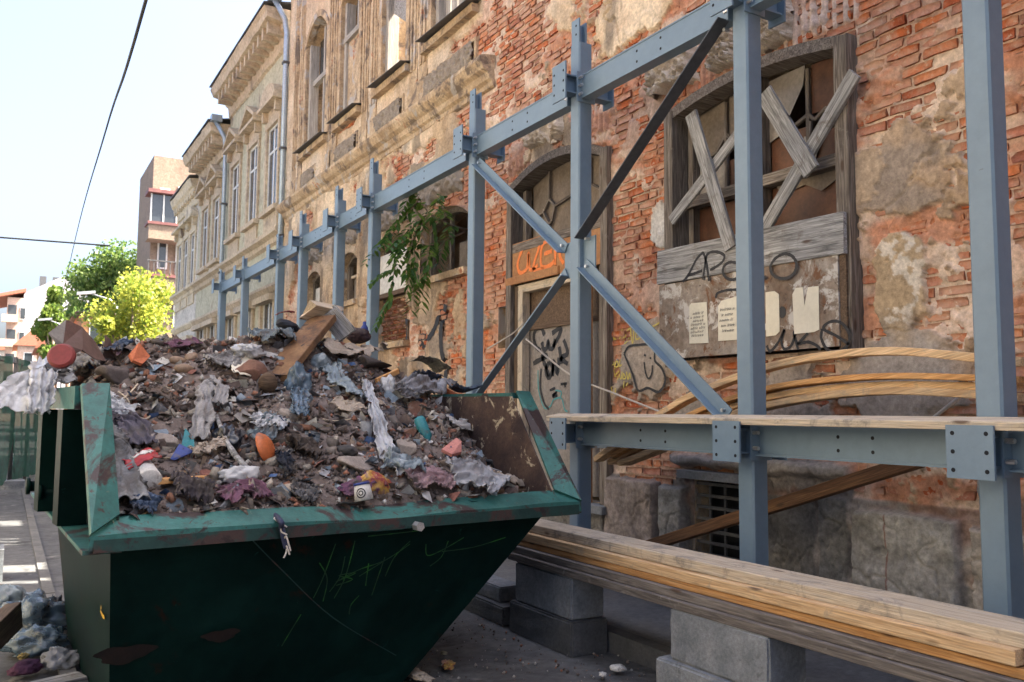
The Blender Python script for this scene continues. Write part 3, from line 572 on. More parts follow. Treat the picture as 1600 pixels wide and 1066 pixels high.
AP = (1000, 330); AS = 4.571; APX = 4.845
strokes('graffiti', m_black, gb, [[(305, 505), (345, 455), (400, 350), (440, 305), (455, 305), (475, 380), (492, 500)], [(345, 460), (390, 445), (445, 425)], [(448, 490), (462, 400), (480, 310), (540, 290), (600, 315), (590, 360), (540, 400), (500, 420)],
    [(690, 370), (640, 365), (600, 395), (592, 440), (620, 480), (660, 490), (700, 480)], [(800, 330), (790, 420), (800, 490), (880, 480), (900, 465)],
    [(1000, 315), (960, 345), (930, 400), (945, 450), (990, 478), (1050, 478), (1100, 440), (1118, 380), (1090, 325), (1040, 305), (990, 320)]], APX, .024, AP, AS)
strokes('graffiti', m_black, pw, [[(540, 620), (555, 585), (620, 565), (690, 560)], [(905, 960), (930, 1000), (985, 940), (1020, 870), (1030, 850), (1010, 930), (1030, 985), (1080, 960), (1110, 870), (1100, 880), (1130, 990)], [(1200, 870), (1150, 925), (1130, 950), (1200, 935), (1260, 960), (1290, 990)], [(1300, 840), (1295, 910), (1340, 990), (1420, 1000), (1480, 960), (1495, 880), (1440, 800), (1360, 790), (1310, 840), (1400, 890), (1490, 950)]], 4.858, .022, AP, AS)
m = MB(); c = onX(1000+1015/AS, 330+722/AS, 4.858); m.prism([(c.x, c.y+.035*math.cos(k*.7), c.z+.045*math.sin(k*.7)) for k in range(9)], (.001, 0, 0)); m.build('graffiti', m_black, pw)
for k, (pxs, lab, txt) in enumerate([([(1077, 478), (1080, 474), (1104, 472), (1107, 536), (1077, 537)], 'leftmost paper notice with lines of writing on the plywood', 7), ([(1122, 478), (1127, 470), (1152, 463), (1154, 531), (1122, 533)], 'paper notice half hidden left of the blue post, on plywood', 5),
                          ([(1196, 457), (1210, 455), (1217, 460), (1218, 518), (1212, 524), (1197, 526)], 'blank paper notice just right of the blue post, on plywood', 0), ([(1238, 460), (1243, 450), (1254, 449), (1257, 478), (1262, 449), (1279, 447), (1280, 515), (1272, 519), (1241, 522)], 'blank torn paper notice, rightmost on the plywood', 0)]):
    ps = [onX(x, y, 4.856) for x, y in pxs]; m = MB(); m.prism(ps, (.003, 0, 0)); no = tag(m.build('paper_notice', m_paper), lab, 'paper', 'paper notices on the plywood')
    if txt:
        m = MB(); ys = [p.y for p in ps]; zs = [p.z for p in ps]; yl, yr, zt, zb = max(ys), min(ys), max(zs), min(zs); g = 0
        for ln in range(txt):
            z = zt-.10-(zt-zb)*.62*ln/txt; y = yl-.02-random.uniform(0, .03)
            while y > yr+.05:
                wl = random.uniform(.014, .026); hh = random.uniform(.014, .024); m.ribbon([(4.853, y, z), (4.853, y-wl*.3, z+hh), (4.853, y-wl*.6, z), (4.853, y-wl, z+hh*.8)], .005, (-1, 0, 0)); y -= wl+.007
                if random.random() < .2: y -= .012
        tag(m.build('writing', m_black, no), kind='stuff')

# ---- doorway with arched fanlight
dr = arch_bar('door', 'door', 4.93, 5.14, .09, m_frame, building, dz=.05, pad=.03); dr['label'] = 'boarded doorway with arched fanlight and graffiti'
for y in (6.70, 8.54): wtimber('jamb', y, .74, y, 4.20, 5.02, .11, .18, m_frame, dr)
wtimber('inner_jamb', 6.86, .76, 6.86, 4.2, 5.08, .10, .10, m_frame, dr); wtimber('inner_jamb', 8.40, 3.4, 8.40, 4.15, 5.10, .07, .08, m_frame, dr)
wtimber('transom', 6.78, 3.47, 8.50, 3.47, 5.03, .10, .16, m_frame, dr)
wtimber('mullion', 7.45, 3.5, 7.45, 4.36, 5.11, .08, .06, m_frame, dr)
for (a, c) in (((7.98, 4.30), (7.98, 3.98)), ((7.98, 3.98), (8.10, 3.86)), ((8.10, 3.86), (8.34, 3.80)), ((7.98, 3.98), (7.86, 3.88)), ((7.86, 3.88), (7.54, 3.93)), ((8.1, 3.86), (7.98, 3.7)), ((7.86, 3.88), (7.92, 3.72)), ((7.92, 3.72), (7.98, 3.7)), ((7.98, 3.7), (7.95, 3.5)), ((7.2, 4.25), (7.2, 3.98)), ((7.2, 3.98), (7.36, 3.9)), ((7.2, 3.98), (7.02, 3.88))):
    wtimber('muntin', a[0], a[1], c[0], c[1], 5.13, .03, .03, m_frame, dr)
part('pane', m_panel_beige, dr, (5.16, 5.17, 7.5, 8.37, 3.5, 4.33)); part('pane', m_panel_beige, dr, (5.16, 5.17, 6.9, 7.40, 3.5, 4.33))
ob = part('door_board', m_obr, dr, (4.955, 4.985, 7.58, 8.60, 3.12, 3.53)); part('door_board', m_obr, dr, (4.955, 4.985, 6.78, 7.56, 3.06, 3.50))
wtimber('rail', 7.5, 3.10, 8.61, 3.10, 4.945, .09, .03, m_obr, dr)
strokes('graffiti', m_orange, dr, [[(230, 860), (200, 950), (215, 1010), (260, 980), (270, 880), (280, 990), (330, 960)], [(280, 840), (340, 825), (300, 980), (365, 985)], [(430, 800), (360, 830), (350, 960), (395, 970), (440, 930)], [(370, 890), (420, 870)], [(440, 960), (445, 830), (480, 820), (470, 900), (495, 950)]], 4.950, .045, (760, 180), 4.1)
dp = part('door_panel', m_doorp, dr, (5.08, 5.12, 6.92, 8.30, .78, 2.55)); part('door_panel', m_wdark, dr, (5.085, 5.125, 6.92, 8.30, 2.56, 2.98))
wtimber('rail', 6.92, 2.55, 8.28, 2.55, 5.07, .05, .03, m_wdark, dr)
wtimber('stud', 8.33, .8, 8.33, 2.98, 5.02, .10, .10, m_pineg, dr); wtimber('stud', 8.43, .8, 8.43, 3.04, 5.03, .09, .10, m_wdark, dr); wtimber('head', 6.95, 3.0, 8.40, 3.0, 5.03, .09, .10, m_pineg, dr)
wtimber('orange_plank', 7.01, .62, 7.01, 3.05, 4.97, .13, .03, m_obr, dr); wtimber('orange_plank', 6.98, .95, 6.98, 1.5, 4.94, .09, .02, m_pine2, dr)
part('threshold', m_concrete, dr, (4.84, 5.10, 6.6, 8.62, .66, .735))
D0 = (760, 420); DS = 4.1
strokes('graffiti', m_black, dp, [[(372, 425), (350, 380), (318, 390), (303, 440), (318, 500), (350, 525)], [(355, 470), (365, 515), (385, 510), (395, 465), (405, 510), (428, 505), (440, 450)], [(420, 415), (475, 380), (465, 430), (425, 500)], [(300, 610), (330, 590), (390, 560), (355, 560), (385, 640), (400, 690)], [(400, 600), (380, 650), (400, 700), (425, 640), (400, 590)], [(425, 690), (430, 590), (455, 670), (465, 570)], [(465, 500), (475, 560), (480, 610)], [(495, 455), (520, 540), (480, 570), (520, 610)]], 5.076, .055, D0, DS, n=5)
strokes('graffiti', m_black, dp, [[(405, 780), (440, 765)], [(420, 815), (450, 790), (425, 820), (455, 812)], [(475, 740), (515, 735)], [(500, 730), (505, 760)], [(350, 640), (345, 760), (370, 860), (400, 900)]], 5.074, .03, D0, DS, n=4)
strokes('graffiti', m_tealp, dp, [[(330, 650), (335, 780), (370, 890), (410, 880), (430, 840), (480, 830), (500, 900), (520, 915)], [(440, 780), (480, 790), (470, 830)]], 5.075, .018, D0, DS, n=5)
# graffiti straight on the wall
strokes('graffiti', m_black, wallob, [[(905, 545), (935, 500), (1000, 490), (1060, 488), (1100, 520), (1105, 590), (1150, 640), (1172, 720), (1130, 790), (1060, 765), (995, 780), (960, 680), (905, 545)]], 5.0, .024, D0, DS, True)
strokes('graffiti', m_black, wallob, [[(1035, 600), (1045, 670), (1065, 705), (1085, 670), (1088, 620)], [(1035, 552), (1045, 560)], [(1070, 570), (1082, 578)]], 5.0, .018, D0, DS, True)
strokes('graffiti', m_yellow, wallob, [[(800, 440), (830, 460), (800, 500)], [(815, 430), (810, 490)], [(870, 380), (845, 480), (885, 430), (870, 480), (900, 400), (920, 390), (905, 480), (930, 460)], [(945, 340), (950, 430), (960, 480), (970, 380)], [(985, 390), (980, 450), (1010, 440), (1005, 390), (985, 390)], [(1020, 400), (1030, 450), (1045, 440), (1060, 480)], [(1085, 375), (1130, 350), (1145, 325)],
    [(805, 590), (825, 620), (840, 590), (820, 645)], [(850, 600), (845, 630), (865, 625), (862, 595), (850, 600)], [(880, 585), (872, 625), (890, 615)], [(815, 650), (825, 710)], [(850, 655), (825, 685), (850, 715)], [(865, 715), (868, 670), (885, 710), (892, 660)], [(900, 670), (897, 705), (915, 700), (900, 670)], [(920, 660), (930, 710), (940, 670), (945, 705)],
    [(822, 750), (825, 800), (840, 790)], [(850, 765), (850, 800)], [(905, 720), (900, 780)], [(930, 730), (915, 760), (940, 790)], [(895, 810), (920, 840)], [(920, 810), (895, 840)]], 5.0, .014, D0, DS, True, n=4)
strokes('graffiti', m_black, wallob, [[(678, 275), (665, 340), (645, 420), (640, 520), (650, 640), (675, 730), (678, 850)], [(625, 260), (632, 350), (655, 350)], [(625, 355), (600, 440), (560, 515), (520, 545), (490, 580), (460, 540)], [(378, 380), (370, 470), (365, 560)], [(520, 500), (470, 520)]], 5.0, .10, (560, 420), 4.845, True)

# ---- other openings of the ground floor
def old_window(o, label, boards=None, low=None):
    y0, y1, z0, zs, ri = OPEN[o]; w = arch_bar('window', o, 5.10, 5.2, .07, m_frame, building); w['label'] = label
    for y in (y0+.035, y1-.035): wtimber('jamb', y, z0, y, zs, 5.15, .07, .09, m_frame, w)
    part('sill', m_mould, w, (4.90, 5.15, y0-.06, y1+.06, z0-.07, z0+.02)); return w
w3 = old_window('plant_window', 'dark empty arched window with a sapling growing out')
wtimber('mullion', 10.55, 3.44, 10.55, 4.3, 5.2, .05, .06, m_frame, w3); part('pane', m_panel_beige, w3, (5.24, 5.25, 9.75, 10.4, 3.44, 3.9))
w4 = old_window('board_window', 'arched window closed by a pale board above brick infill')
part('white_board', proc('off_white_board', [(0.55, 0.54, 0.51), (0.65, 0.63, 0.6)], 1.2, 0.8, 0.1), w4, (5.02, 5.05, 11.62, 12.74, 3.44, 4.04)); wtimber('ledge', 11.55, 3.38, 12.8, 3.38, 5.0, .07, .1, m_wdark, w4)
part('infill_backing', m_mould, w4, (5.12, 5.3, 11.55, 12.8, 2.62, 3.36))
for r_ in range(9):
    y = 11.56+(.13 if r_ % 2 else 0)
    while y < 12.7:
        L = min(.25, 12.79-y)
        o = bpy.data.objects.new('infill_brick', VMESH[random.randrange(14)]); o.location = (5.07+random.uniform(-.01, .01), y+L/2, 2.66+r_*.078); o.scale = (1.5, L-.015, .066); link(o, w4); y += .255
w5 = old_window('w5', 'small dark arched window with glazed lower sash'); wtimber('transom', 13.7, 3.95, 14.5, 3.95, 5.18, .05, .05, m_pineg, w5); wtimber('mullion', 14.1, 3.47, 14.1, 3.95, 5.18, .04, .04, m_frame, w5); part('pane', m_paneg, w5, (5.21, 5.22, 13.75, 14.46, 3.47, 3.93))
w6 = old_window('w6', 'small arched window half boarded, leftmost on the ground floor'); part('white_board', MATS['off_white_board'], w6, (5.14, 5.16, 15.66, 16.45, 3.46, 3.98))
part('niche_back', m_panel_beige, building, (5.2, 5.24, 8.56, 8.88, 2.34, 2.86)); 
# cellar grille
gr = part('cellar_grille', m_metalroof, building, (5.02, 5.04, 4.90, 5.50, .40, .43))
for k in range(7): part('bar', m_metalroof, gr, (5.01, 5.03, 4.90, 5.50, .45+k*.095, .475+k*.095))
for k in range(3): part('bar', m_metalroof, gr, (5.032, 5.05, 5.02+k*.17, 5.04+k*.17, .41, 1.05))
part('cellar_shade_panel', m_hole, gr, (5.18, 5.2, 4.86, 5.54, .36, 1.10))  # near-black sheet paints in the shade of the cellar interior
part('cellar_lintel', m_concrete, building, (4.86, 5.02, 4.82, 5.58, 1.075, 1.14))
# carved heads over the openings
for k, (y0, y1, z0, z1, mt, d) in enumerate([(5.40, 6.02, 4.44, 4.78, m_orn, .15), (4.92, 5.20, 4.42, 4.78, m_orn, .15), (4.36, 4.80, 4.40, 4.80, m_orn, .15), (7.40, 8.20, 4.50, 4.98, m_orn, .13), (9.85, 11.2, 4.46, 5.04, m_orngrey, .09), (11.5, 12.9, 4.40, 4.98, m_orngrey, .09), (13.6, 14.7, 4.42, 5.0, m_orngrey, .09), (15.5, 16.7, 4.38, 4.95, m_orngrey, .09)]):
    relief('carved_ornament', y0, y1, z0, z1, d, mt, building, 500+k, 4.995)
# ---- string course, frieze panels, upper floor trim
def profile(name, prof, y0, y1, mat, parent, seg=.25, wear=.008):
    n = max(2, int((y1-y0)/seg)); vs = []; k = len(prof)
    for i in range(n+1):
        y = y0+(y1-y0)*i/n
        for (x, z) in prof: vs.append((x+random.uniform(-wear, wear), y, z+random.uniform(-wear, wear)))
    fs = [(i*k+q, i*k+q+1, (i+1)*k+q+1, (i+1)*k+q) for i in range(n) for q in range(k-1)]+[tuple(range(k-1, -1, -1)), tuple(range(n*k, n*k+k))]
    return MB().add(vs, fs).build(name, mat, parent)
profile('string_course', [(5.0, 5.58), (4.96, 5.60), (4.955, 5.66), (4.92, 5.69), (4.90, 5.76), (4.84, 5.80), (4.80, 5.86), (4.78, 5.90), (4.78, 5.945), (4.86, 5.97), (5.0, 5.99)], 9.02, 18.25, m_mould, building, .3, .007)
for k, (y0, y1) in enumerate(((9.45, 11.05), (11.78, 12.98), (13.76, 14.92), (16.08, 16.95))):
    fp = relief('frieze_panel', y0+.06, y1-.06, 6.06, 6.34, .085, m_orngrey, building, 600+k, 4.99, False, 130, 150)
    m = MB(); m.box(4.95, 5.0, y0, y1, 6.34, 6.385).box(4.95, 5.0, y0, y1, 6.015, 6.055).box(4.951, 5.0, y0, y0+.055, 6.057, 6.338).box(4.951, 5.0, y1-.055, y1, 6.057, 6.338); m.build('frame', m_mould, fp)
def tilt_sheet(y0, y1, z, parent): MB().hexa([(4.76, y0, z-.05), (5.02, y0, z), (5.02, y1, z+.02), (4.74, y1, z-.03), (4.76, y0, z-.043), (5.02, y0, z+.008), (5.02, y1, z+.028), (4.74, y1, z-.022)]).build('sill_sheet', m_metalroof, parent)
UP = {'u1': 'tall arched upper window with weathered grey sash, leftmost', 'u2': 'upper window closed by a cream panel', 'u3': 'open upper window showing a bright room', 'u4': 'upper window with ragged grey shutters', 'u5': 'upper window opening', 'u6': 'narrow upper opening'}
m_wgw = wood('peeling_grey_paint_wood', [(0.26, 0.24, 0.22), (0.40, 0.37, 0.33), (0.50, 0.47, 0.42)], grey=(0.16, 0.13, 0.11), gamt=0.6)
for u, lab in UP.items():
    y0, y1, z0, zs, ri = OPEN[u]
    if u in ('u5', 'u6'): continue
    w = arch_bar('window', u, 4.93, 5.05, .14, m_mould, building, dz=.12, pad=.1); w['label'] = lab
    for y in (y0+.05, y1-.05): wtimber('jamb', y, z0, y, zs, 5.10, .10, .18, m_wgw, w)
    for y in (y0-.07, y1+.07): part('surround', m_mould, w, (4.94, 5.0, y-.065, y+.065, z0, zs))
    part('sill', m_mould, w, (4.86, 5.1, y0-.2, y1+.2, z0-.12, z0-.01)); tilt_sheet(y0-.25, y1+.1, z0+.03, w)
    if u == 'u1':
        wtimber('transom', y0+.1, 8.2, y1-.1, 8.2, 5.12, .10, .1, m_wgw, w); wtimber('mullion', 16.2, 6.8, 16.2, 9.2, 5.14, .08, .06, m_wgw, w); part('pane', m_glass, w, (5.2, 5.21, y0+.1, y1-.1, 8.26, 9.1)); part('shutter', m_wgw, w, (5.16, 5.18, y0+.1, 16.15, 6.8, 8.14))
    if u == 'u2':
        part('cream_panel', m_mould, w, (5.06, 5.09, y0+.1, y1-.1, 6.8, 8.26)); wtimber('transom', y0, 8.3, y1, 8.3, 5.05, .10, .12, m_wgw, w); wtimber('mullion', 14.25, 8.3, 14.25, 9.2, 5.12, .06, .06, m_wgw, w); part('pane', m_glass, w, (5.2, 5.21, y0+.1, y1-.1, 8.34, 9.1))
    if u == 'u3':
        wtimber('loose_batten', y0+.15, 6.75, 11.95, 8.6, 5.12, .06, .04, m_wdark, w)
        MB().prism([(5.1, 12.6, 8.0), (5.1, 12.0, 7.6), (5.1, 11.85, 9.1), (5.1, 12.6, 9.1)], (.01, 0, 0)).build('torn_sheet', m_wgrey, w)
    if u == 'u4':
        for k in range(5): wtimber('shutter_slat', y0+.16+k*.22, 6.85, y0+.16+k*.22, 9.0, 5.13, .17, .03, m_wgw, w)
for k, yc in enumerate((17.55, 17.15, 15.28, 15.0, 13.45, 13.05, 11.42, 11.08)):
    pz = part('pilaster', m_mould, building, (4.95, 5.0, yc-.14, yc+.14, 6.4, 10.6)); part('groove_strip', m_mould, pz, (4.93, 4.949, yc-.09, yc-.03, 6.6, 10.4), (4.93, 4.949, yc+.03, yc+.09, 6.6, 10.4))
    part('pedestal', m_mould, pz, (4.93, 5.0, yc-.17, yc+.17, 6.0, 6.38))
# hose and cables on the facade
tag(MB().tube(catmull([onX(762, 545, 4.7), onX(800, 522, 4.75), onX(818, 505, 4.6)], 6), .008, 6).build('rope', m_rope), 'thin pale rope tied left of the lower steel brace', 'rope', 'ropes by the door')
tag(MB().tube(catmull([onX(822, 530, 4.45), onX(890, 585, 4.6), onX(960, 615, 4.7), onX(1035, 645, 4.75)], 6), .009, 6).build('rope', m_rope), 'long pale rope running from the steel brace down across the door', 'rope', 'ropes by the door')
tag(MB().tube([onX(1500, 620, 4.85), onX(1440, 668, 4.85), onX(1420, 690, 4.85)], .012, 8).build('plastic_pipe', m_zinc), 'short pale pipe sticking up behind the bent planks', 'pipe')
# ---- sapling in the window
sap = empty('sapling', (5.0, 10.4, 3.5), 'green sapling with long drooping leaves growing out of an arched window', 'sapling')
brs = []
def P(px, py, X): return onX(px, py, X)
limbs = [[P(730, 360, 5.25), P(700, 350, 4.9), P(672, 335, 4.6), P(655, 310, 4.45), P(645, 295, 4.4)], [P(728, 362, 5.25), P(690, 378, 4.8), P(665, 383, 4.6), P(640, 370, 4.45)], [P(672, 335, 4.6), P(655, 345, 4.5), P(628, 380, 4.4), P(615, 430, 4.35), P(612, 470, 4.33)],
         [P(672, 335, 4.6), P(650, 365, 4.5), P(648, 410, 4.45), P(655, 445, 4.42)], [P(690, 350, 4.8), P(690, 325, 4.6), P(688, 305, 4.5)], [P(655, 310, 4.45), P(640, 330, 4.4), P(612, 358, 4.35), P(603, 375, 4.3)], [P(690, 378, 4.8), P(672, 400, 4.6), P(664, 430, 4.5)], [P(655, 345, 4.5), P(640, 395, 4.42), P(634, 430, 4.38)]]
lm = MB()
for L in limbs: MB().tube(catmull(L, 5), [.016-.012*i/(5*(len(L)-1)) for i in range(5*(len(L)-1)+1)], 6).build('branch', m_bark, sap, True)
def leaflet(m, p, d, L, w, droop):
    d = d.normalized(); s = d.cross(Vector((0, 0, 1)))
    s = s.normalized() if s.length > 1e-3 else Vector((1, 0, 0)); n = s.cross(d); t = random.uniform(-.5, .5); s = (s*math.cos(t)+n*math.sin(t))
    q1 = p+d*L*.35-Vector((0, 0, droop*L*.1)); q2 = p+d*L*.7-Vector((0, 0, droop*L*.3)); q3 = p+d*L-Vector((0, 0, droop*L*.6))
    m.add([p, q1+s*w*.5, q2+s*w*.4, q3, q2-s*w*.4, q1-s*w*.5, q1-n*w*.08, q2-n*w*.08], [(0, 6, 1), (1, 6, 7, 2), (2, 7, 3), (3, 7, 4), (4, 7, 6, 5), (5, 6, 0)])
for bi, L in enumerate(limbs):
    c = catmull(L, 10); mm = MB()
    for i in range(6, len(c), 2):
        t = (c[min(i+1, len(c)-1)]-c[i-1]).normalized()
        for s in (-1, 1):
            for r_ in range(1 if bi not in (2, 3, 7) else 1):
                side = Vector((random.uniform(-.7, .3), random.uniform(.3, 1)*s, random.uniform(-.5, .2)))
                leaflet(mm, c[i]+side*.01, side+t*.3, random.uniform(.09, .15), random.uniform(.045, .065), random.uniform(.3, 1))
    for i in range(8, len(c), 10):   # compound leaves hanging off the limb
        rd = Vector((random.uniform(-.6, .1), random.uniform(-1, 1), random.uniform(-.6, .1))).normalized(); Lr = random.uniform(.25, .42)
        for k in range(7):
            f = (k+1)/7; p = c[i]+rd*Lr*f-Vector((0, 0, .16*f*f))
            for s in (-1, 1): leaflet(mm, p, rd.cross(Vector((0, 0, 1)))*s+rd*.35+Vector((0, 0, -.2)), random.uniform(.09, .14), random.uniform(.042, .06), .6)
    tag(mm.build('foliage', m_leaf, sap), kind='stuff')

# ------------------------------------------------------------------ blue steel shoring frame
frame = empty('steel_shoring_frame', (4.27, 8.0, 0.1), 'blue grey bolted steel shoring frame standing along the derelict facade', 'steel frame')
PX0, PX1 = 4.20, 4.34; PW = .14
PY = [0.62, 2.58, 4.22, 6.20, 8.16, 11.15, 12.60, 14.45, 15.90, 18.60, 20.80]   # far edge of every post
PTOP = [5.08]*6+[5.02, 5.0, 4.86, 4.86, 4.86]
def cyl(name, r, h, n=8):
    m = MB(); m.tube([(0, 0, 0), (h, 0, 0)], r, n); me = bpy.data.meshes.new(name); me.from_pydata(m.v, [], m.f); return me
bolt_me = cyl('bolt', .013, .045); bolt_me.materials.append(m_zinc); hole_me = cyl('bolt_hole_disc', .011, .004, 10); hole_me.materials.append(m_hole)  # dark discs set on the steel stand in for shaded holes
def inst(name, me, loc, rz, parent):
    o = bpy.data.objects.new(name, me); o.location = loc; o.rotation_euler = (0, 0, rz); return link(o, parent)
def ibeam(y0, y1, z0, z1, x0, x1, fl=.012, wb=.010, parent=None, rec=.028):
    m = MB(); m.box(x0, x1, y0, y1, z0, z0+fl).box(x0, x1, y0, y1, z1-fl, z1).box(x0+rec, x0+rec+wb, y0, y1, z0+fl, z1-fl); return m.build('beam', m_steel, parent)
posts = []
for i, yf in enumerate(PY):
    zt = PTOP[i]-.22; m = MB(); c = .012; x0, x1, y0, y1 = PX0, PX1, yf-PW, yf
    sec = [(x0+c, y0), (x1-c, y0), (x1, y0+c), (x1, y1-c), (x1-c, y1), (x0+c, y1), (x0, y1-c), (x0, y0+c)]
    m.prism([(x, y, .10) for x, y in sec], (0, 0, zt-.10)); po = m.build('post', m_steel, frame); posts.append(po)
    part('cap_plate', m_steel, po, (x0+.0, x0+.014, y0+.004, y1-.02, zt, PTOP[i])); part('cap_plate', m_steel, po, (x0+.07, x0+.084, y0+.004, y1-.02, zt, PTOP[i]-.03)); part('cap_rib', m_steel, po, (x0+.016, x0+.068, y0+.05, y0+.06, zt, PTOP[i]-.05))
    inst('bolt_hole_disc', hole_me, (x0-.001, y0+.05, PTOP[i]-.06), 0, po); inst('bolt_hole_disc', hole_me, (x0-.001, y0+.05, PTOP[i]-.14), 0, po)
    part('base_plate', m_steel, po, (x0-.07, x1+.07, y0-.07, y1+.07, .112, .13))
def outrigger(i, z0, z1, upper):
    yf = PY[i]; y0 = yf-.125; y1 = yf-.015; po = posts[i]
    xf, xe = 4.03, (4.56 if upper else 4.50); m = MB()
    m.box(xf+.015, 4.199, y0, y1, z0+.02, z0+.032).box(xf+.015, 4.199, y0, y1, z1-.032, z1-.02).box(xf+.015, 4.199, y0+.045, y0+.055, z0+.032, z1-.032); og = m.build('outrigger', m_steel, po)
    m = MB(); m.box(4.341, xe, y0, y1, z0+.02, z0+.032).box(4.341, xe, y0, y1, z1-.032, z1-.02).box(4.341, xe, y0+.045, y0+.055, z0+.032, z1-.032); ob_ = m.build('outrigger', m_steel, po)
    pl = part('end_plate', m_steel, og, (xf, xf+.014, y0-(.05 if upper else .065), y1+(.045 if upper else .065), z0-(.06 if upper else .03), z1+(.07 if upper else .03))); part('end_plate', m_steel, ob_, (xe+.001, xe+.015, y0-.02, y1+.02, z0-.03, z1+.03))
    if i < 6:
        for yy in ((y0-.02, y1+.015) if upper else (y0-.03, y1+.03)):
            for zz in (z0+.01, (z0+z1)/2, z1-.01): inst('bolt_hole_disc', hole_me, (4.0285, yy, zz), 0, pl)
for i, yf in enumerate(PY):
    outrigger(i, 4.37, 4.57, True)
    if i < 5: outrigger(i, 1.33, 1.53, False)
for lvl, (z0, z1) in enumerate(((4.345, 4.552), (1.335, 1.535))):
    for i in range(len(PY)-1):
        if lvl == 1 and i > 2: break
        ya_, yb_ = PY[i]+.014, PY[i+1]-PW-.014
        bm_ = ibeam(ya_, yb_, z0, z1, 4.215, 4.325, parent=frame, rec=(.006 if lvl == 0 else .03)); xf = 4.215+(.006 if lvl == 0 else .03)
        ep = part('end_plate', m_steel, bm_, (4.17, 4.36, yb_+.001, yb_+.012, z0-.03, z1+.03))
        if i < 8:
            for zz in ((z0+.03, (z0+z1)/2, z1-.03) if lvl == 0 else (z0+.05, z1-.05)): inst('bolt', bolt_me, (4.19, yb_-.002, zz), -math.pi/2, ep); 
        part('end_plate', m_steel, bm_, (4.17, 4.36, ya_-.012, ya_-.001, z0-.03, z1+.03))
        for zz in (z0+.05, z1-.05): inst('bolt', bolt_me, (4.19, ya_+.002, zz), math.pi/2, bm_)
        if i < 7:
            Lb = yb_-ya_
            for fr in (.42, .58):
                for zz in (z0+.06, z1-.06): inst('bolt_hole_disc', hole_me, (xf-.0015, ya_+Lb*fr, zz), 0, bm_)
def brace(y0, z0, y1, z1, flip, fw_=.085, web=True):
    a = Vector((4.24, y0, z0)); c = Vector((4.24, y1, z1)); d = (c-a).normalized(); n = Vector((1, 0, 0)).cross(d)*flip; m = MB(); w = .085; t = .009; mid = (a+c)/2; hl = d*((c-a).length/2)
    if web: m.obox(mid, hl, n*(w/2), Vector((t/2, 0, 0)))
    m.obox(mid+n*(w/2+t/2+.0005)+Vector((t/2-fw_/2, 0, 0)), hl, n*(t/2), Vector((fw_/2, 0, 0)))
    o = m.build('brace', m_steel if web else proc('underside_shade_grey', [(0.06, 0.068, 0.082), (0.08, 0.088, 0.104)], 2, .5, .05), frame)  # webless brace: darker grey paints in the shade of its underside
    for p in (a+d*.05, c-d*.05): inst('bolt', bolt_me, (4.205, p.y, p.z), 0, o)
    return o
BS = (1, 1, -1, -1)
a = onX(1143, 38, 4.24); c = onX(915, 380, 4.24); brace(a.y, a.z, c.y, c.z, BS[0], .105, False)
a = onX(915, 412, 4.24); c = onX(1140, 648, 4.24); brace(a.y, a.z, c.y, c.z, BS[1])
a = onX(885, 388, 4.24); c = onX(748, 252, 4.24); brace(a.y, a.z, c.y, c.z, BS[2])
a = onX(885, 425, 4.24); c = onX(750, 612, 4.24); brace(a.y, a.z, c.y, c.z, BS[3])
gz = onX(905, 400, 4.2).z; part('gusset_plate', m_steel, posts[3], (4.25, 4.262, PY[3]-PW-.17, PY[3]-PW-.001, gz-.16, gz+.16)); part('gusset_plate', m_steel, posts[3], (4.25, 4.262, PY[3]+.001, PY[3]+.15, gz-.16, gz+.16))

# ------------------------------------------------------------------ timber on and under the frame
def add(o, label, group=None, cat='plank'): return tag(o, label, cat, group)
z_s = 1.567
add(plank('plank', [(4.12, -0.4, z_s-.001), (4.12, 3.2, z_s+.002), (4.12, 6.33, z_s-.001)], (1, 0, .16), .145, .044, m_pineg, rough_end=.01), 'long pine plank lying as a shelf along the lower steel beam')
bent = [([(1600, 566), (1535, 560), (1400, 549), (1290, 557), (1200, 575), (1100, 612), (1040, 645), (935, 718)], 4.52, .048, .10, m_pine, 'topmost of the bent pine planks sprung between the steel posts'),
        ([(1600, 594), (1535, 591), (1400, 588), (1290, 595), (1200, 609), (1110, 638), (1020, 682), (965, 712)], 4.56, .036, .14, m_pine2, 'splintered second bent plank from the top between the posts'),
        ([(1600, 606), (1535, 604), (1400, 602), (1290, 609), (1200, 623), (1110, 650), (1020, 692), (960, 722)], 4.62, .042, .14, m_pine, 'third bent plank from the top between the posts'),
        ([(1600, 622), (1535, 617), (1400, 611), (1290, 619), (1200, 635), (1120, 658), (1040, 698), (975, 724)], 4.57, .045, .13, m_pine, 'lowest of the bent pine planks sprung between the posts')]
for pts, X, t, w, mt, lab in bent:
    ps = catmull([onX(x, y, X) for x, y in pts], 5); add(plank('plank', ps, (1, 0, 0), w, t, mt, rough_end=.01), lab, 'bent planks behind the steel posts')
m_brn = wood('brown_orange_timber', [(0.10, 0.05, 0.025), (0.17, 0.085, 0.04), (0.24, 0.13, 0.06)])
ps = [onX(985, 862, 4.72), onX(1450, 715, 4.72)]; add(plank('plank', ps, (1, 0, 0), .10, .085, m_brn), 'dark orange plank slanting up behind the posts across the cellar window')
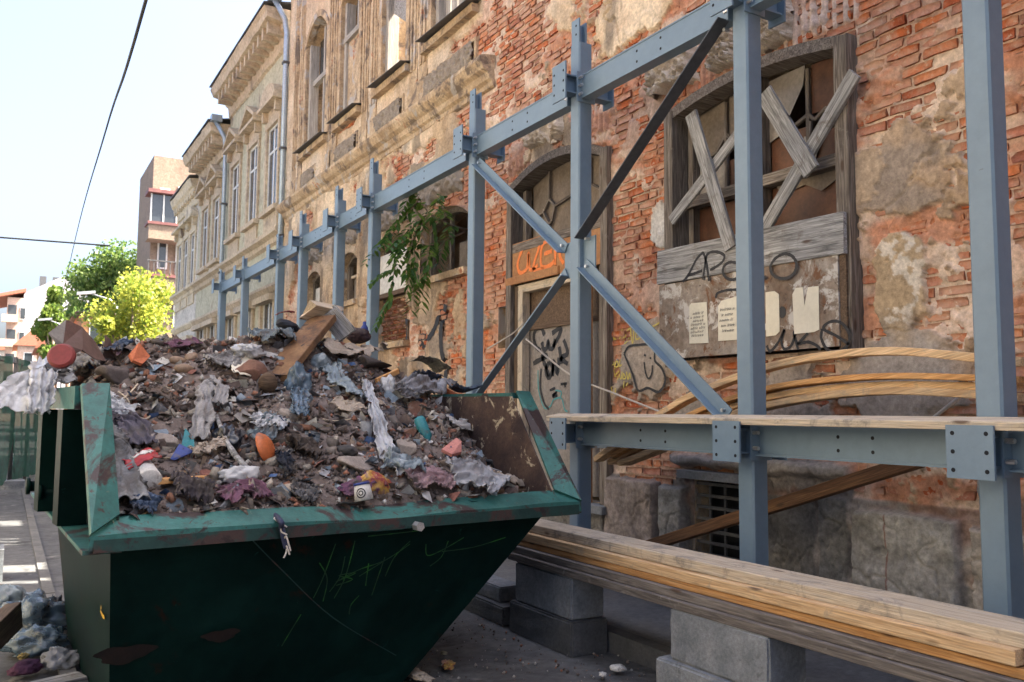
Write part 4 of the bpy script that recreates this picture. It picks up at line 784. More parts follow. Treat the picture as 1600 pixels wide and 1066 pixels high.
# stack on concrete blocks
PILE = [(.532, .05, 3.39, 5.70, -1.2, .16, m_oldb, 'lowest grey plank at the front of the stack on concrete blocks', .0), (.584, .05, 3.45, 5.78, 0.2, .22, m_oldb, 'second grey plank from the bottom of the stack', .0), (.53, .045, 3.61, 5.6, 0.0, .2, m_oldb, 'grey plank at the back of the bottom layer of the stack', .0), (.631, .040, 3.50, 5.85, 0.4, .25, m_pine2, 'thin orange plank in the middle of the stack', .0),
        (.684, .060, 3.49, 5.8, 1.94, .24, m_pine, 'thick pine plank second from top, its near sawn end showing', .0), (.747, .062, 3.535, 5.9, 0.6, .24, m_pineg, 'topmost pine plank of the stack on concrete blocks', .0), (.684, .060, 3.74, 5.7, 0.5, .22, m_pineg, 'pine plank at the back of the stack', .0)]
for (z, t, xc, yf, yn, w, mt, lab, sk) in PILE:
    add(plank('plank', [(xc, yf, z), (xc+.01, (yf+yn)/2, z-.006), (xc-.01, yn, z)], (1, 0, 0), w, t, mt, rough_end=.004), lab, 'planks stacked on concrete blocks')
def block(x0, x1, y0, y1, z0, z1, mat, label):
    m = MB(); m.box(x0, x1, y0, y1, z0, z1); o = m.build('concrete_block', mat); bm_ = bmesh.new(); bm_.from_mesh(o.data); bmesh.ops.bevel(bm_, geom=bm_.edges[:], offset=.012, segments=2, affect='EDGES')
    bmesh.ops.subdivide_edges(bm_, edges=bm_.edges[:], cuts=2, use_grid_fill=True)
    for v in bm_.verts: v.co += Vector((random.uniform(-1, 1), random.uniform(-1, 1), random.uniform(-1, 1)))*.0025
    bm_.to_mesh(o.data); bm_.free(); return tag(o, label, 'concrete block', 'concrete blocks under the planks')
block(3.315, 3.585, 4.86, 5.60, .225, .505, m_concrete, 'upper concrete block under the far end of the plank stack'); block(3.29, 3.59, 4.82, 5.64, -.01, .222, m_concd, 'dark lower concrete block under the far end of the plank stack')
block(3.31, 3.585, 3.13, 3.87, .225, .505, m_concrete, 'light upper concrete block under the middle of the plank stack'); block(3.27, 3.59, 3.05, 3.95, -.01, .222, m_concrete, 'lower concrete block under the middle of the plank stack')
block(3.31, 3.585, .9, 1.7, .225, .505, m_concrete, 'upper concrete block under the near end of the plank stack'); block(3.29, 3.59, .85, 1.75, -.01, .222, m_concd, 'lower concrete block under the near end of the plank stack')
block(3.30, 3.56, 5.75, 6.7, .0, .14, m_concd, 'low dark kerb block behind the far block, beside the skip'); block(3.36, 3.58, 5.9, 7.0, .145, .26, m_concrete, 'kerb block lying on another behind the far block')

# ------------------------------------------------------------------ neighbouring houses along the street
def paint(name, c, dirt=(0.25, 0.2, 0.16)): return proc(name, [tuple(x*.82 for x in c), c, tuple(min(1, x*1.1) for x in c)], 1.3, 0.92, 0.3, 30, spots=[(dirt, 1.6, 0.56, 0.1), (tuple(x*.6 for x in c), 3.5, .6, .06)], fine=.45)
m_green = paint('pale_green_render', (.50, .47, .34)); m_cream = paint('cream_render', (.62, .53, .38)); m_cream2 = paint('pale_cream_render', (.62, .57, .49)); m_white = proc('white_window_paint', [(.62, .62, .60), (.74, .74, .72)], 6, .6, 0)
m_pipe = proc('zinc_downpipe', [(.34, .42, .50), (.42, .50, .58)], 4, .35, 0, metal=.5); m_trim = paint('ochre_trim', (.52, .42, .30))
def house(name, label, y0, y1, ztop, mat, trim, wins, low, X=5.0, bays=True, cornice=.5, deep=8):
    """street house: wins = upper windows (yc, w, z0, z1, pediment), low = ground-floor openings (yc, w, z0, z1)"""
    root = empty(name, (X, (y0+y1)/2, 0), label, 'house'); b = MB()
    allw = [(yc-w/2, yc+w/2, z0, z1) for (yc, w, z0, z1, _) in wins]; loww = [(yc-w/2, yc+w/2, z0, z1) for (yc, w, z0, z1) in low]
    def band(za_, zb_, ops):
        ops = sorted(ops); y = y0
        for (a, c, z0, z1) in ops:
            b.box(X, X+.4, y, a, za_, zb_)
            if z0 > za_+.01: b.box(X, X+.4, a, c, za_, z0)
            if z1 < zb_-.01: b.box(X, X+.4, a, c, z1, zb_)
            y = c
        b.box(X, X+.4, y, y1, za_, zb_)
    zm = 5.3
    band(0, zm, loww); band(zm, ztop, allw); b.box(X+.4, X+deep, y0, y1, 0, ztop-.05); wl = b.build('wall', mat, root)
    for (yc, w, z0, z1, ped) in wins:
        m = MB(); f = .05
        m.box(X+.01, X+.06, yc-w/2, yc-w/2+f, z0, z1).box(X+.01, X+.06, yc+w/2-f, yc+w/2, z0, z1).box(X+.01, X+.06, yc-w/2+f, yc+w/2-f, z1-f, z1).box(X+.01, X+.06, yc-w/2+f, yc+w/2-f, z0, z0+f).box(X+.012, X+.058, yc-.03, yc+.03, z0+f, z1-f).box(X+.014, X+.056, yc-w/2+f, yc-.031, z0+(z1-z0)*.68, z0+(z1-z0)*.68+.05).box(X+.014, X+.056, yc+.031, yc+w/2-f, z0+(z1-z0)*.68, z0+(z1-z0)*.68+.05)
        wo = m.build('window', m_white, root); part('pane', m_glass, wo, (X+.03, X+.035, yc-w/2+f, yc+w/2-f, z0+f, z1-f))
        part('surround', trim, wo, (X-.05, X, yc-w/2-.13, yc-w/2-.002, z0-.05, z1), (X-.05, X, yc+w/2+.002, yc+w/2+.13, z0-.05, z1), (X-.06, X, yc-w/2-.15, yc+w/2+.15, z1+.002, z1+.16)); part('sill', trim, wo, (X-.14, X, yc-w/2-.2, yc+w/2+.2, z0-.16, z0-.052)); part('apron', trim, wo, (X-.04, X, yc-w/2-.1, yc+w/2+.1, z0-.62, z0-.17))
        zb = z1+.42
        part('frieze', trim, wo, (X-.035, X, yc-w/2-.05, yc+w/2+.05, z1+.18, zb-.01)); part('bracket', trim, wo, (X-.15, X, yc-w/2-.13, yc-w/2, z1+.18, zb-.002)); part('bracket', trim, wo, (X-.15, X, yc+w/2, yc+w/2+.13, z1+.18, zb-.002)); part('hood', trim, wo, (X-.24, X, yc-w/2-.25, yc+w/2+.25, zb, zb+.08))
        if ped == 1:
            m = MB(); h = w*.38; m.prism([(X-.06, yc-w/2-.2, zb+.08), (X-.06, yc+w/2+.2, zb+.08), (X-.06, yc, zb+.08+h)], (.06, 0, 0))
            m.hexa([(X-.24, yc-w/2-.27, zb+.081), (X-.002, yc-w/2-.27, zb+.081), (X-.002, yc, zb+.1+h), (X-.24, yc, zb+.1+h), (X-.24, yc-w/2-.27, zb+.17), (X-.002, yc-w/2-.27, zb+.17), (X-.002, yc, zb+.2+h), (X-.24, yc, zb+.2+h)])
            m.hexa([(X-.24, yc+.001, zb+.1+h), (X-.002, yc+.001, zb+.1+h), (X-.002, yc+w/2+.27, zb+.081), (X-.24, yc+w/2+.27, zb+.081), (X-.24, yc+.001, zb+.2+h), (X-.002, yc+.001, zb+.2+h), (X-.002, yc+w/2+.27, zb+.17), (X-.24, yc+w/2+.27, zb+.17)]); m.build('pediment', trim, wo)
        elif ped == 2:
            m = MB(); n = 10; pts = [(X-.2, yc+(w/2+.2)*math.cos(math.pi*k/n), zb+.08+w*.42*math.sin(math.pi*k/n)) for k in range(n+1)]; m.prism(pts, (.2, 0, 0)); m.build('pediment', trim, wo)
    for (yc, w, z0, z1) in low:
        wo = part('window', m_white, root, (X+.01, X+.05, yc-w/2, yc-w/2+.06, z0, z1), (X+.01, X+.05, yc+w/2-.06, yc+w/2, z0, z1), (X+.01, X+.05, yc-.03, yc+.03, z0, z1)); part('pane', m_glass, wo, (X+.03, X+.035, yc-w/2+.06, yc+w/2-.06, z0, z1)); part('surround', trim, wo, (X-.06, X, yc-w/2-.16, yc-w/2-.002, z0, z1)); part('surround', trim, wo, (X-.06, X, yc+w/2+.002, yc+w/2+.16, z0, z1)); part('hood', trim, wo, (X-.2, X, yc-w/2-.25, yc+w/2+.25, z1+.002, z1+.14))
    e = cornice
    profile('string_course', [(X, 5.25), (X-.07, 5.3), (X-.09, 5.4), (X-.2, 5.46), (X-.2, 5.54), (X, 5.6)], y0+.02, y1-.02, trim, root, .6, .006)
    profile('string_course', [(X, 4.2), (X-.05, 4.22), (X-.12, 4.32), (X-.12, 4.38), (X, 4.42)], y0+.02, y1-.02, trim, root, .6, .006)
    co = profile('cornice', [(X, ztop-.75), (X-.06, ztop-.72), (X-.08, ztop-.45), (X-.16, ztop-.40), (X-.18, ztop-.28), (X-e, ztop-.22), (X-e-.04, ztop-.08), (X-e-.08, ztop), (X+.3, ztop+.05)], y0+.02, y1-.02, trim, root, .4, .02)
    y = y0+.2
    while y < y1-.2: part('bracket', trim, co, (X-e+.06, X-.05, y, y+.14, ztop-.5, ztop-.232)); y += .42
    MB().hexa([(X-e-.1, y0, ztop+.055), (X+deep/2, y0, ztop+1.0), (X+deep/2, y1, ztop+1.0), (X-e-.1, y1, ztop+.055), (X-e-.1, y0, ztop+.09), (X+deep/2, y0, ztop+1.06), (X+deep/2, y1, ztop+1.06), (X-e-.1, y1, ztop+.09)]).build('roof', m_metalroof, root)
    return root
def px_y(px): return onX(px, 400, 5.0).y
h2 = house('town_house', 'pale green ornate two storey house next to the derelict building', 18.3, 24.1, 10.35, m_green, m_trim, [(19.4, .95, 6.2, 8.1, 2), (21.2, .95, 6.2, 8.1, 1), (23.1, .95, 6.2, 8.1, 1)], [(19.4, 1.0, 2.2, 4.0), (21.3, 1.0, 2.2, 4.0), (23.1, 1.0, 2.2, 4.0)])
h3 = house('town_house', 'narrow house with bracketed cornice between pale green and cream houses', 24.12, 28.2, 9.45, m_green, m_trim, [(25.4, .9, 5.9, 7.7, 1), (27.0, .9, 5.9, 7.7, 1)], [(25.4, 1.0, 2.2, 4.0), (27.0, 1.0, 2.2, 4.0)])
h4 = house('town_house', 'cream two storey house at the far end of the terrace', 28.22, 32.1, 8.9, m_cream2, m_cream, [(29.0, .8, 5.6, 7.3, 2), (30.2, .8, 5.6, 7.3, 0), (31.4, .8, 5.6, 7.3, 0)], [(29.2, 1.0, 2.0, 3.8), (31.0, 1.0, 2.0, 3.8)], cornice=.25)
part('attic', m_cream, h3, (6.2, 9, 24.6, 27.8, 9.4, 10.6))
def downpipe(Y, ztop, parent, X=4.9):
    m = MB(); m.tube([(X-.3, Y, ztop-.1), (X-.05, Y, ztop-.5), (X, Y, ztop-.8), (X, Y, .3)], .06, 10); p_ = m.build('downpipe', m_pipe, parent, True)
    for z in np.arange(1.5, ztop-1, 1.9): part('pipe_clip', m_metalroof, p_, (X-.075, X+.09, Y-.075, Y+.075, z, z+.05))
    part('hopper', m_pipe, p_, (X-.42, X-.14, Y-.12, Y+.12, ztop-.12, ztop+.06))
downpipe(18.22, 10.6, building); downpipe(24.1, 9.6, h2)

# ------------------------------------------------------------------ far buildings
def block_of_flats(name, label, x0, x1, y0, y1, z1, mat, wins, face='Y', roof=None):
    root = empty(name, ((x0+x1)/2, y0, 0), label, 'building'); part('wall', mat, root, (x0, x1, y0, y1, 0, z1))
    for (f, a, c, za_, zb_) in wins:
        if f == 'Y': wo = part('window', m_white, root, (a, c, y0-.06, y0-.002, za_, zb_)); part('pane', m_glass, wo, (a+.08, c-.08, y0-.07, y0-.062, za_+.08, zb_-.08))
        else: wo = part('window', m_white, root, (x0-.06, x0-.002, a, c, za_, zb_)); part('pane', m_glass, wo, (x0-.07, x0-.062, a+.08, c-.08, za_+.08, zb_-.08))
    return root
m_tan = paint('tan_render', (.27, .20, .15), (.20, .15, .12)); m_pink = paint('pale_pink_render', (.50, .37, .30), (.42, .32, .27)); m_lav = paint('pale_gable_render', (.46, .43, .47), (.40, .38, .42)); m_orw = paint('orange_render', (.45, .23, .11), (.36, .2, .12)); m_tile = proc('red_roof_tiles', [(.32, .11, .07), (.42, .16, .10)], 6, .9, .4)
p = onY(219, 280, 53.5); p.z = onY(219, 280, 53.5).z
apt = block_of_flats('apartment_block', 'tan apartment block with balconies rising behind the terrace', p.x, p.x+9, 48, 53.5, p.z, m_tan, [('Y', p.x+.35, p.x+.85, z, z+1.5) for z in (p.z-3.2, p.z-6.0, p.z-8.8, p.z-11.4)]+[('Y', p.x+1.25, p.x+1.95, z, z+1.9) for z in (p.z-3.4, p.z-6.2, p.z-9.0)]+[('Y', p.x+2.6, p.x+3.2, z, z+1.5) for z in (p.z-6.1, p.z-8.9)])
MB().prism([(p.x+2.0, 50.0, p.z-.01), (p.x+9, 50.0, p.z-.01), (p.x+9, 50.0, p.z+2.4), (p.x+4.0, 50.0, p.z+2.3)], (0, 3.4, 0)).build('upper_storey', m_tan, apt)
m_maroon = proc('maroon_panel', [(.16, .06, .06), (.22, .09, .08)], 4, .6, 0)
for k, z in enumerate((p.z-3.9, p.z-6.6)):
    bx = onY(233, 340, 46.8).x-.95; P0x = p.x; p.x = bx; bo = part('balcony', m_tan, apt, (p.x+.95, p.x+3.3, 46.8, 47.99, z-.75, z+.0)); part('balcony_slab', m_maroon, bo, (p.x+.88, p.x+3.36, 46.72, 47.98, z+.002, z+.14))
    if k == 0:
        part('glazing', m_glass, bo, (p.x+1.0, p.x+2.9, 46.9, 46.95, z+.14, z+1.6)); part('canopy', m_maroon, bo, (p.x+.85, p.x+3.2, 46.6, 47.98, z+1.62, z+1.8))
        for xx in (p.x+1.0, p.x+1.6, p.x+2.25, p.x+2.9): part('glazing_bar', m_white, bo, (xx, xx+.07, 46.86, 46.898, z+.14, z+1.6))
    else:
        for kk in range(9): part('railing_bar', m_metalroof, bo, (p.x+1.0+kk*.26, p.x+1.04+kk*.26, 46.8, 46.84, z+.14, z+.8))
        part('hand_rail', m_metalroof, bo, (p.x+.95, p.x+3.3, 46.78, 46.86, z+.8, z+.86))
    p.x = P0x
a = onY(12, 465, 118); c = onY(38, 452, 118); e = onY(103, 435, 118); z_e = a.z
pk = empty('pink_house', ((a.x+e.x)/2, 118, 0), 'tall pale pink house with red eaves at the far left end of the street', 'house')
part('wall', m_pink, pk, (a.x-.0, c.x, 117.5, 131, 0, z_e)); MB().prism([(c.x, 117.6, 0), (e.x+3, 117.6, 0), (e.x+3, 117.6, z_e), ((c.x+e.x+3)/2+.4, 117.6, z_e+3.0), (c.x, 117.6, z_e+.6)], (0, 13, 0)).build('gable_wall', m_lav, pk)
MB().hexa([(a.x-1.0, 116.8, z_e-.1), (c.x+.2, 116.8, z_e+.7), (c.x+.2, 131, z_e+.7), (a.x-1.0, 131, z_e-.1), (a.x-1.0, 116.8, z_e+.25), (c.x+.2, 116.8, z_e+1.1), (c.x+.2, 131, z_e+1.1), (a.x-1.0, 131, z_e+.25)]).build('eaves', m_tile, pk)
for k in range(5):
    z = z_e-2.6-k*2.9; bo = part('balcony', m_pink, pk, (a.x-.5, a.x+1.2, 116.6, 117.49, z-.4, z+.5)); wo = part('window', m_white, pk, (a.x+1.35, a.x+1.95, 117.42, 117.498, z, z+1.5)); part('pane', m_glass, wo, (a.x+1.4, a.x+1.9, 117.4, 117.419, z+.1, z+1.4))
    part('opening', m_glass, bo, (a.x+.1, a.x+1.0, 117.40, 117.46, z+.5, z+1.7))
for xx in (c.x+1.6, c.x+3.0, e.x+2.2): part('chimney', m_concd, pk, (xx, xx+.7, 119, 120, z_e+1, z_e+3.0))
def low_house(pxl, pxr, pyt, Y, mat, label, roof=m_tile, rh=1.6):
    l = onY(pxl, pyt, Y); r = onY(pxr, pyt, Y); root = empty('house', ((l.x+r.x)/2, Y, 0), label, 'house'); part('wall', mat, root, (l.x, r.x, Y, Y+9, 0, l.z))
    mx = (l.x+r.x)/2; MB().prism([(l.x-.4, Y-.3, l.z+.01), (r.x+.4, Y-.3, l.z+.01), (mx, Y-.3, l.z+rh)], (0, 9.5, 0)).build('roof', roof, root)
    n = max(1, int((r.x-l.x)/1.8))
    for k in range(n):
        x = l.x+.5+k*1.7; wo = part('window', m_white, root, (x, x+.8, Y-.05, Y-.002, l.z-2.0, l.z-.6)); part('pane', m_glass, wo, (x+.07, x+.73, Y-.06, Y-.052, l.z-1.93, l.z-.67))
    return root
low_house(28, 72, 540, 92, m_pink, 'low pink house with red tiled roof below the tall pink house'); low_house(-60, 14, 545, 140, m_cream2, 'small white house farthest away at the left edge'); low_house(64, 92, 545, 70, m_orw, 'small orange brown house behind the green fence')
orh = low_house(128, 190, 488, 66, m_orw, 'orange rendered house between the trees', roof=m_metalroof, rh=.5)
low_house(-140, -60, 520, 96, m_cream, 'cream house beyond the left edge')

# ------------------------------------------------------------------ trees
def tree(name, label, x, y, h, r, zc, mats, n, leaf, seed, lobes=9, sq=1.0):
    rd = random.Random(seed); root = empty(name, (x, y, 0), label, 'tree', 'trees at the end of the street')
    MB().tube([(x, y, -.1), (x+.1, y, zc*.35), (x-.1, y+.1, zc*.7), (x, y, zc)], [.22, .18, .14, .08], 8).build('trunk', m_bark, root, True)
    cs = []
    for i in range(lobes):
        th = rd.uniform(0, 6.28); rr = r*rd.uniform(.2, .75); zz = zc+rd.uniform(-.5, .62)*(h-zc)*1.1; k = rd.uniform(.3, .55)*r; cs.append((x+rr*math.cos(th), y+rr*math.sin(th), zz, k)); MB().tube([(x, y, zc*.6), (x+rr*.5*math.cos(th), y+rr*.5*math.sin(th), (zc*.6+zz)/2+.2), (x+rr*math.cos(th), y+rr*math.sin(th), zz)], [.09, .06, .02], 5).build('limb', m_bark, root, True)
    cs.append((x, y, h-r*.4, r*.4))
    mm = MB()
    for i in range(n):
        cx, cy, cz, k = rd.choice(cs); v = Vector((rd.gauss(0, 1), rd.gauss(0, 1), rd.gauss(0, 1))).normalized(); d = rd.random()**.4; p = Vector((cx, cy, cz))+v*k*d*1.15; p.z = cz+(p.z-cz)*sq
        u = Vector((rd.gauss(0, 1), rd.gauss(0, 1), rd.gauss(0, .6))).normalized(); w = u.orthogonal().normalized(); w.rotate(Matrix.Rotation(rd.uniform(0, 6.28), 3, u)); t = u.cross(w); L = leaf*rd.uniform(.6, 1.25)
        mm.add([p-w*L*.5, p+t*L*.32, p+w*L*.5, p-t*L*.32], [(0, 1, 2, 3)])
    tag(mm.build('crown', mats, root), kind='stuff'); return root
m_ylw = leaf_mat('yellow_green_leaf', (.09, .15, .02), (.38, .37, .06), .5); m_dkg = leaf_mat('deep_green_leaf', (.04, .10, .02), (.20, .26, .07), .4); m_mdg = leaf_mat('mid_green_leaf', (.07, .13, .02), (.16, .20, .04), .4)
def tree_at(px, pyt, Y, rpx, **k):
    p = onY(px, pyt, Y); dd = pix(p)[2]; return dict(x=p.x, y=Y, h=p.z, r=rpx*dd/FPX, **k)
t = tree_at(212, 418, 38, 62); tree('tree', 'sunlit yellow green tree beside the terrace', t['x'], t['y'], t['h'], t['r'], t['h']*.66, m_ylw, 7000, .17, 1, 22)
t = tree_at(165, 495, 36, 30); tree('tree', 'low yellow bush left of the yellow green tree', t['x'], t['y'], t['h'], t['r'], t['h']*.6, m_ylw, 2200, .22, 12, 8)
t = tree_at(178, 375, 56, 62); tree('tree', 'tall deep green tree behind the yellow one', t['x'], t['y'], t['h'], t['r'], t['h']*.72, m_dkg, 9000, .24, 2, 26)
t = tree_at(88, 448, 64, 28); tree('tree', 'slim green tree in front of the tall pink house', t['x'], t['y'], t['h'], t['r'], t['h']*.7, m_mdg, 3200, .32, 3, 9)
t = tree_at(112, 455, 80, 20); tree('tree', 'dark green tree between the slim tree and the tall one', t['x'], t['y'], t['h'], t['r'], t['h']*.7, m_dkg, 2500, .4, 4, 8)

# ------------------------------------------------------------------ wires, street lamps, fence
m_wire = proc('black_cable', [(.02, .022, .025)], 5, .6, 0)
A = onY(232, -14, 6.0); B = onY(118, 372, 30); C_ = onY(85, 520, 62)
tag(MB().tube(catmull([(A.x-.35, -6, A.z-.0), A, onY(165, 205, 14), B, C_], 8), .012, 6).build('overhead_cable', m_wire), 'black overhead cable running away along the street', 'cable', 'overhead cables')
tag(MB().tube([onY(-400, 352, 30), onY(0, 371, 30), onY(172, 384, 30)], .028, 6).build('overhead_cable', m_wire), 'dark bracket cable crossing at the left against the sky', 'cable', 'overhead cables')
m_lamp = proc('grey_lamp_metal', [(.45, .46, .48)], 4, .4, 0, metal=.4)
for (px, py, px2, py2, Y, lab) in ((142, 459, 172, 468, 44, 'grey street lamp arm in front of the orange house'), (76, 500, 92, 506, 60, 'small street lamp arm in front of the slim tree')):
    a = onY(px, py, Y); c = onY(px2, py2, Y); la = empty('street_lamp', (c.x+.3, Y, 0), lab, 'street lamp', 'street lamps')
    MB().tube([(c.x+.3, Y, 0), (c.x+.3, Y, c.z-.3), (c.x, Y, c.z), a], [.07, .05, .035, .03], 8).build('pole', m_lamp, la, True); m = MB(); m.obox(Vector(a)+Vector((-.2, 0, .02)), (.38, 0, .06), (0, .13, 0), (0, 0, .06)); m.build('lamp_head', m_lamp, la)
m_net = film_mat('green_shade_net', (.02, .13, .09), .93, .9)
for k, (pa, pb, lab) in enumerate((((-120, 810), (13, 763), 'nearer panel of green mesh construction fence at the left edge'), ((15, 762), (58, 747), 'farther panel of green mesh construction fence'))):
    a = onZ(*pa, 0); c = onZ(*pb, 0); top = 2.62; root = empty('mesh_fence', a, lab, 'fence', 'green mesh fence panels'); n = 14; vs = []
    for i in range(n+1):
        p = a.lerp(c, i/n)
        for j in range(7): vs.append((p.x+.05*math.sin(i*1.7+j), p.y+.06*math.cos(i*1.3+j*.8), .12+(top-.12)*j/6+.02*math.sin(i*2.1)))
    MB().add(vs, [(i*7+j, i*7+j+1, (i+1)*7+j+1, (i+1)*7+j) for i in range(n) for j in range(6)]).build('netting', m_net, root, True)
    for f in (0, .5, 1): p = a.lerp(c, f); MB().tube([(p.x, p.y+.1, 0), (p.x, p.y+.1, top+.03)], .03, 8).build('post', m_metalroof, root, True)
    p = a.lerp(c, .98); part('foot_block', m_concrete, root, (p.x-.45, p.x+.3, p.y-.25, p.y+.25, 0, .16))
    MB().tube([a+Vector((0, .1, top-.1)), c+Vector((0, .1, top-.1))], .02, 6).build('rail', m_metalroof, root)
tag(part('concrete_block', m_concrete, None, (-.55, .06, 9.35, 9.75, 0, .30)), 'small concrete block lying in the road at the left edge', 'concrete block')

# ------------------------------------------------------------------ houses across the street (outside the frame): they close the street and catch the sun
def row_house(x1, y0, y1, z, mat, label, face='X'):
    root = empty('opposite_house', (x1, (y0+y1)/2, 0), label, 'house', 'houses across the street'); part('wall', mat, root, (x1-8, x1, y0, y1, 0, z)); part('cornice', m_trim, root, (x1+.002, x1+.35, y0, y1, z-.4, z)); part('string_course', m_trim, root, (x1+.002, x1+.15, y0, y1, 4.6, 4.8))
    MB().prism([(x1+.4, y0, z+.01), (x1+.4, y1, z+.01), (x1-4, y1, z+1.8), (x1-4, y0, z+1.8)], (-.02, 0, .08)).build('roof', m_tile, root)
    y = y0+1.1
    while y < y1-1:
        for zz in (1.6, 5.4):
            wo = part('window', m_white, root, (x1+.002, x1+.06, y-.55, y+.55, zz, zz+2.1)); part('pane', m_glass, wo, (x1+.062, x1+.07, y-.45, y+.45, zz+.1, zz+2.0))
        y += 2.1
row_house(-4.9, 0.5, 9, 9.0, m_cream, 'cream house across the street'); row_house(-4.7, 9.05, 19, 9.6, m_cream2, 'pale cream house across the street, farther along')
m_dkhouse = paint('dark_brown_render', (.12, .09, .075))
hb_ = empty('added_rear_house', (-1, -9, 0), 'unseen dark house added behind the camera to block low sky', 'house'); part('wall', m_dkhouse, hb_, (-9, 4.8, -18, -9, 0, 9));  # unseen house added to keep low sky light off the skip front
for x in np.arange(-8, 3, 2.2):
    for zz in (1.6, 5.4): wo = part('window', m_white, hb_, (x, x+1.1, -8.998, -8.94, zz, zz+2.1)); part('pane', m_glass, wo, (x+.1, x+1.0, -8.938, -8.93, zz+.1, zz+2))

# ------------------------------------------------------------------ the skip
SL = Vector((0.343, 4.213, 0)); sa = R(5.84); SU = Vector((math.cos(sa), math.sin(sa), 0)); SV = Vector((-math.sin(sa), math.cos(sa), 0)); SW = 2.81
def sk(a, b_, z): p = SL+SU*a+SV*b_; return Vector((p.x, p.y, z))
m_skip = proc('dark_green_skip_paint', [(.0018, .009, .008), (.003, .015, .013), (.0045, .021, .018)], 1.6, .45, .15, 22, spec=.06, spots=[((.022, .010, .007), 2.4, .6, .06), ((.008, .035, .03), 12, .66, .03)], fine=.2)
m_rim = proc('worn_teal_rim_paint', [(.014, .078, .072), (.024, .118, .108), (.036, .155, .14)], 3, .5, .25, 40, spots=[((.032, .019, .02), 3.0, .53, .06), ((.08, .13, .10), 14, .64, .03), ((.045, .032, .028), 24, .6, .04)], fine=.3)
m_rust = proc('rusted_inside', [(.035, .022, .022), (.075, .045, .035), (.12, .08, .055)], 4, .85, .5, 40, spots=[((.40, .34, .24), 7, .555, .05), ((.03, .018, .018), 3, .6, .08)])
m_rustd = proc('dark_rust', [(.006, .03, .027), (.012, .05, .045)], 3, .6, .3, 40, spots=[((.045, .025, .022), 4, .52, .06), ((.02, .012, .012), 11, .58, .05)])
m_hol = proc('rusty_dent', [(.004, .004, .004), (.018, .008, .006)], 8, .7, .3)
skip = empty('skip', sk(1.3, 1.6, 0), 'large dark green steel skip with teal rim heaped with rubble', 'skip')
DB = 3.1
b0 = [sk(.22, .48, .02), sk(1.80, .42, .02), sk(1.95, 2.6, .02), sk(.38, 2.6, .02)]; b1 = [sk(.10, .055, .985), sk(2.56, .055, .985), sk(2.56, DB-.05, .985), sk(.10+.07*DB, DB-.05, .985)]
def offs(P, k): c = sum(P, Vector())/4; return [c+(p-c)*k for p in P]
i0 = offs(b0, .985); i1 = offs(b1, .99)
m = MB(); m.add(b0+b1+i0+i1, [(3, 2, 1, 0), (1, 2, 6, 5), (2, 3, 7, 6), (3, 0, 4, 7), (8, 9, 13, 12), (9, 10, 14, 13), (10, 11, 15, 14), (11, 8, 12, 15), (4, 5, 13, 12), (5, 6, 14, 13), (6, 7, 15, 14), (7, 4, 12, 15)])
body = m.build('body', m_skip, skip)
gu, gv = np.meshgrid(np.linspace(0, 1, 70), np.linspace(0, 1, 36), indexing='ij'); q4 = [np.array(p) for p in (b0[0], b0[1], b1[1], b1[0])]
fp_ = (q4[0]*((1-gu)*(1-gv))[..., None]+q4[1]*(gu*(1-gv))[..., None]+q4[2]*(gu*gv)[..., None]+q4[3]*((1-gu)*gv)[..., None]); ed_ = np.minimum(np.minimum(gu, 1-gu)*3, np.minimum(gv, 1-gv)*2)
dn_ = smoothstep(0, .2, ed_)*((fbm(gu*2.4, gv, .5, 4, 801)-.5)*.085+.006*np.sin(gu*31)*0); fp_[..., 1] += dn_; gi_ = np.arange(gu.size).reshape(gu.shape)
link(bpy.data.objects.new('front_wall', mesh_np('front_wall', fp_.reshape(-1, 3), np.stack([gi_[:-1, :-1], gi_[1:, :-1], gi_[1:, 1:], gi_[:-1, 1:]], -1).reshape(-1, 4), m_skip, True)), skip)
def bevel(o, w=.004, s=1):
    md = o.modifiers.new('bevel', 'BEVEL'); md.width = w; md.segments = s; md.limit_method = 'ANGLE'; return o
# front lip: sloping top plate, vertical outer face
prof = [(.125, 1.105), (.0, 1.045), (-.004, .985), (.045, .975), (.09, 1.02)]
nL = 24; vs = []
for i in range(nL+1):
    f = i/nL
    for (bb, z) in prof:
        aa = f*SW; aa = (aa if abs(bb) > .2 else aa); ins = max(0, bb)*1.0; a_ = min(max(aa, ins*.9), SW-ins*.9); vs.append(sk(a_, bb+.004*math.sin(i*1.3), z+.004*math.sin(i*.9)+(.01*math.sin(f*9))))
k = 5; fs = [(i*k+q, (i+1)*k+q, (i+1)*k+(q+1) % k, i*k+(q+1) % k) for i in range(nL) for q in range(k)]+[tuple(range(k)), tuple(range(nL*k+k-1, nL*k-1, -1))]
lip = MB().add(vs, fs).build('front_rim', m_rim, skip)
MB().prism([sk(.02, -.0065, 1.03), sk(SW-.02, -.0065, 1.035), sk(SW-.02, -.010, .975), sk(.02, -.010, .975)], SV*.006).build('rim_face', m_rustd, lip)
def flange(pts_o, pts_i, th, mat, name, parent):
    a, c = pts_o; d, e = pts_i; n = (c-a).cross(d-a).normalized()*th; MB().hexa([a, c, e, d, a+n, c+n, e+n, d+n]).build(name, mat, parent)
BT, ZT = .54, 1.735
flange((sk(SW, -.002, 1.05), sk(SW, BT, ZT)), (sk(SW-.13, .11, 1.115), sk(SW-.115, BT, ZT+.004)), .02, m_rim, 'end_rim', skip)
MB().hexa([sk(SW-.02, .0, .98), sk(SW, -.004, .98), sk(SW, BT, 1.70), sk(SW-.02, BT, 1.70), sk(SW-.02, .0, 1.045), sk(SW-.001, -.003, 1.045), sk(SW-.001, BT, ZT-.01), sk(SW-.02, BT, ZT-.01)]).build('end_rim_edge', m_rustd, skip)
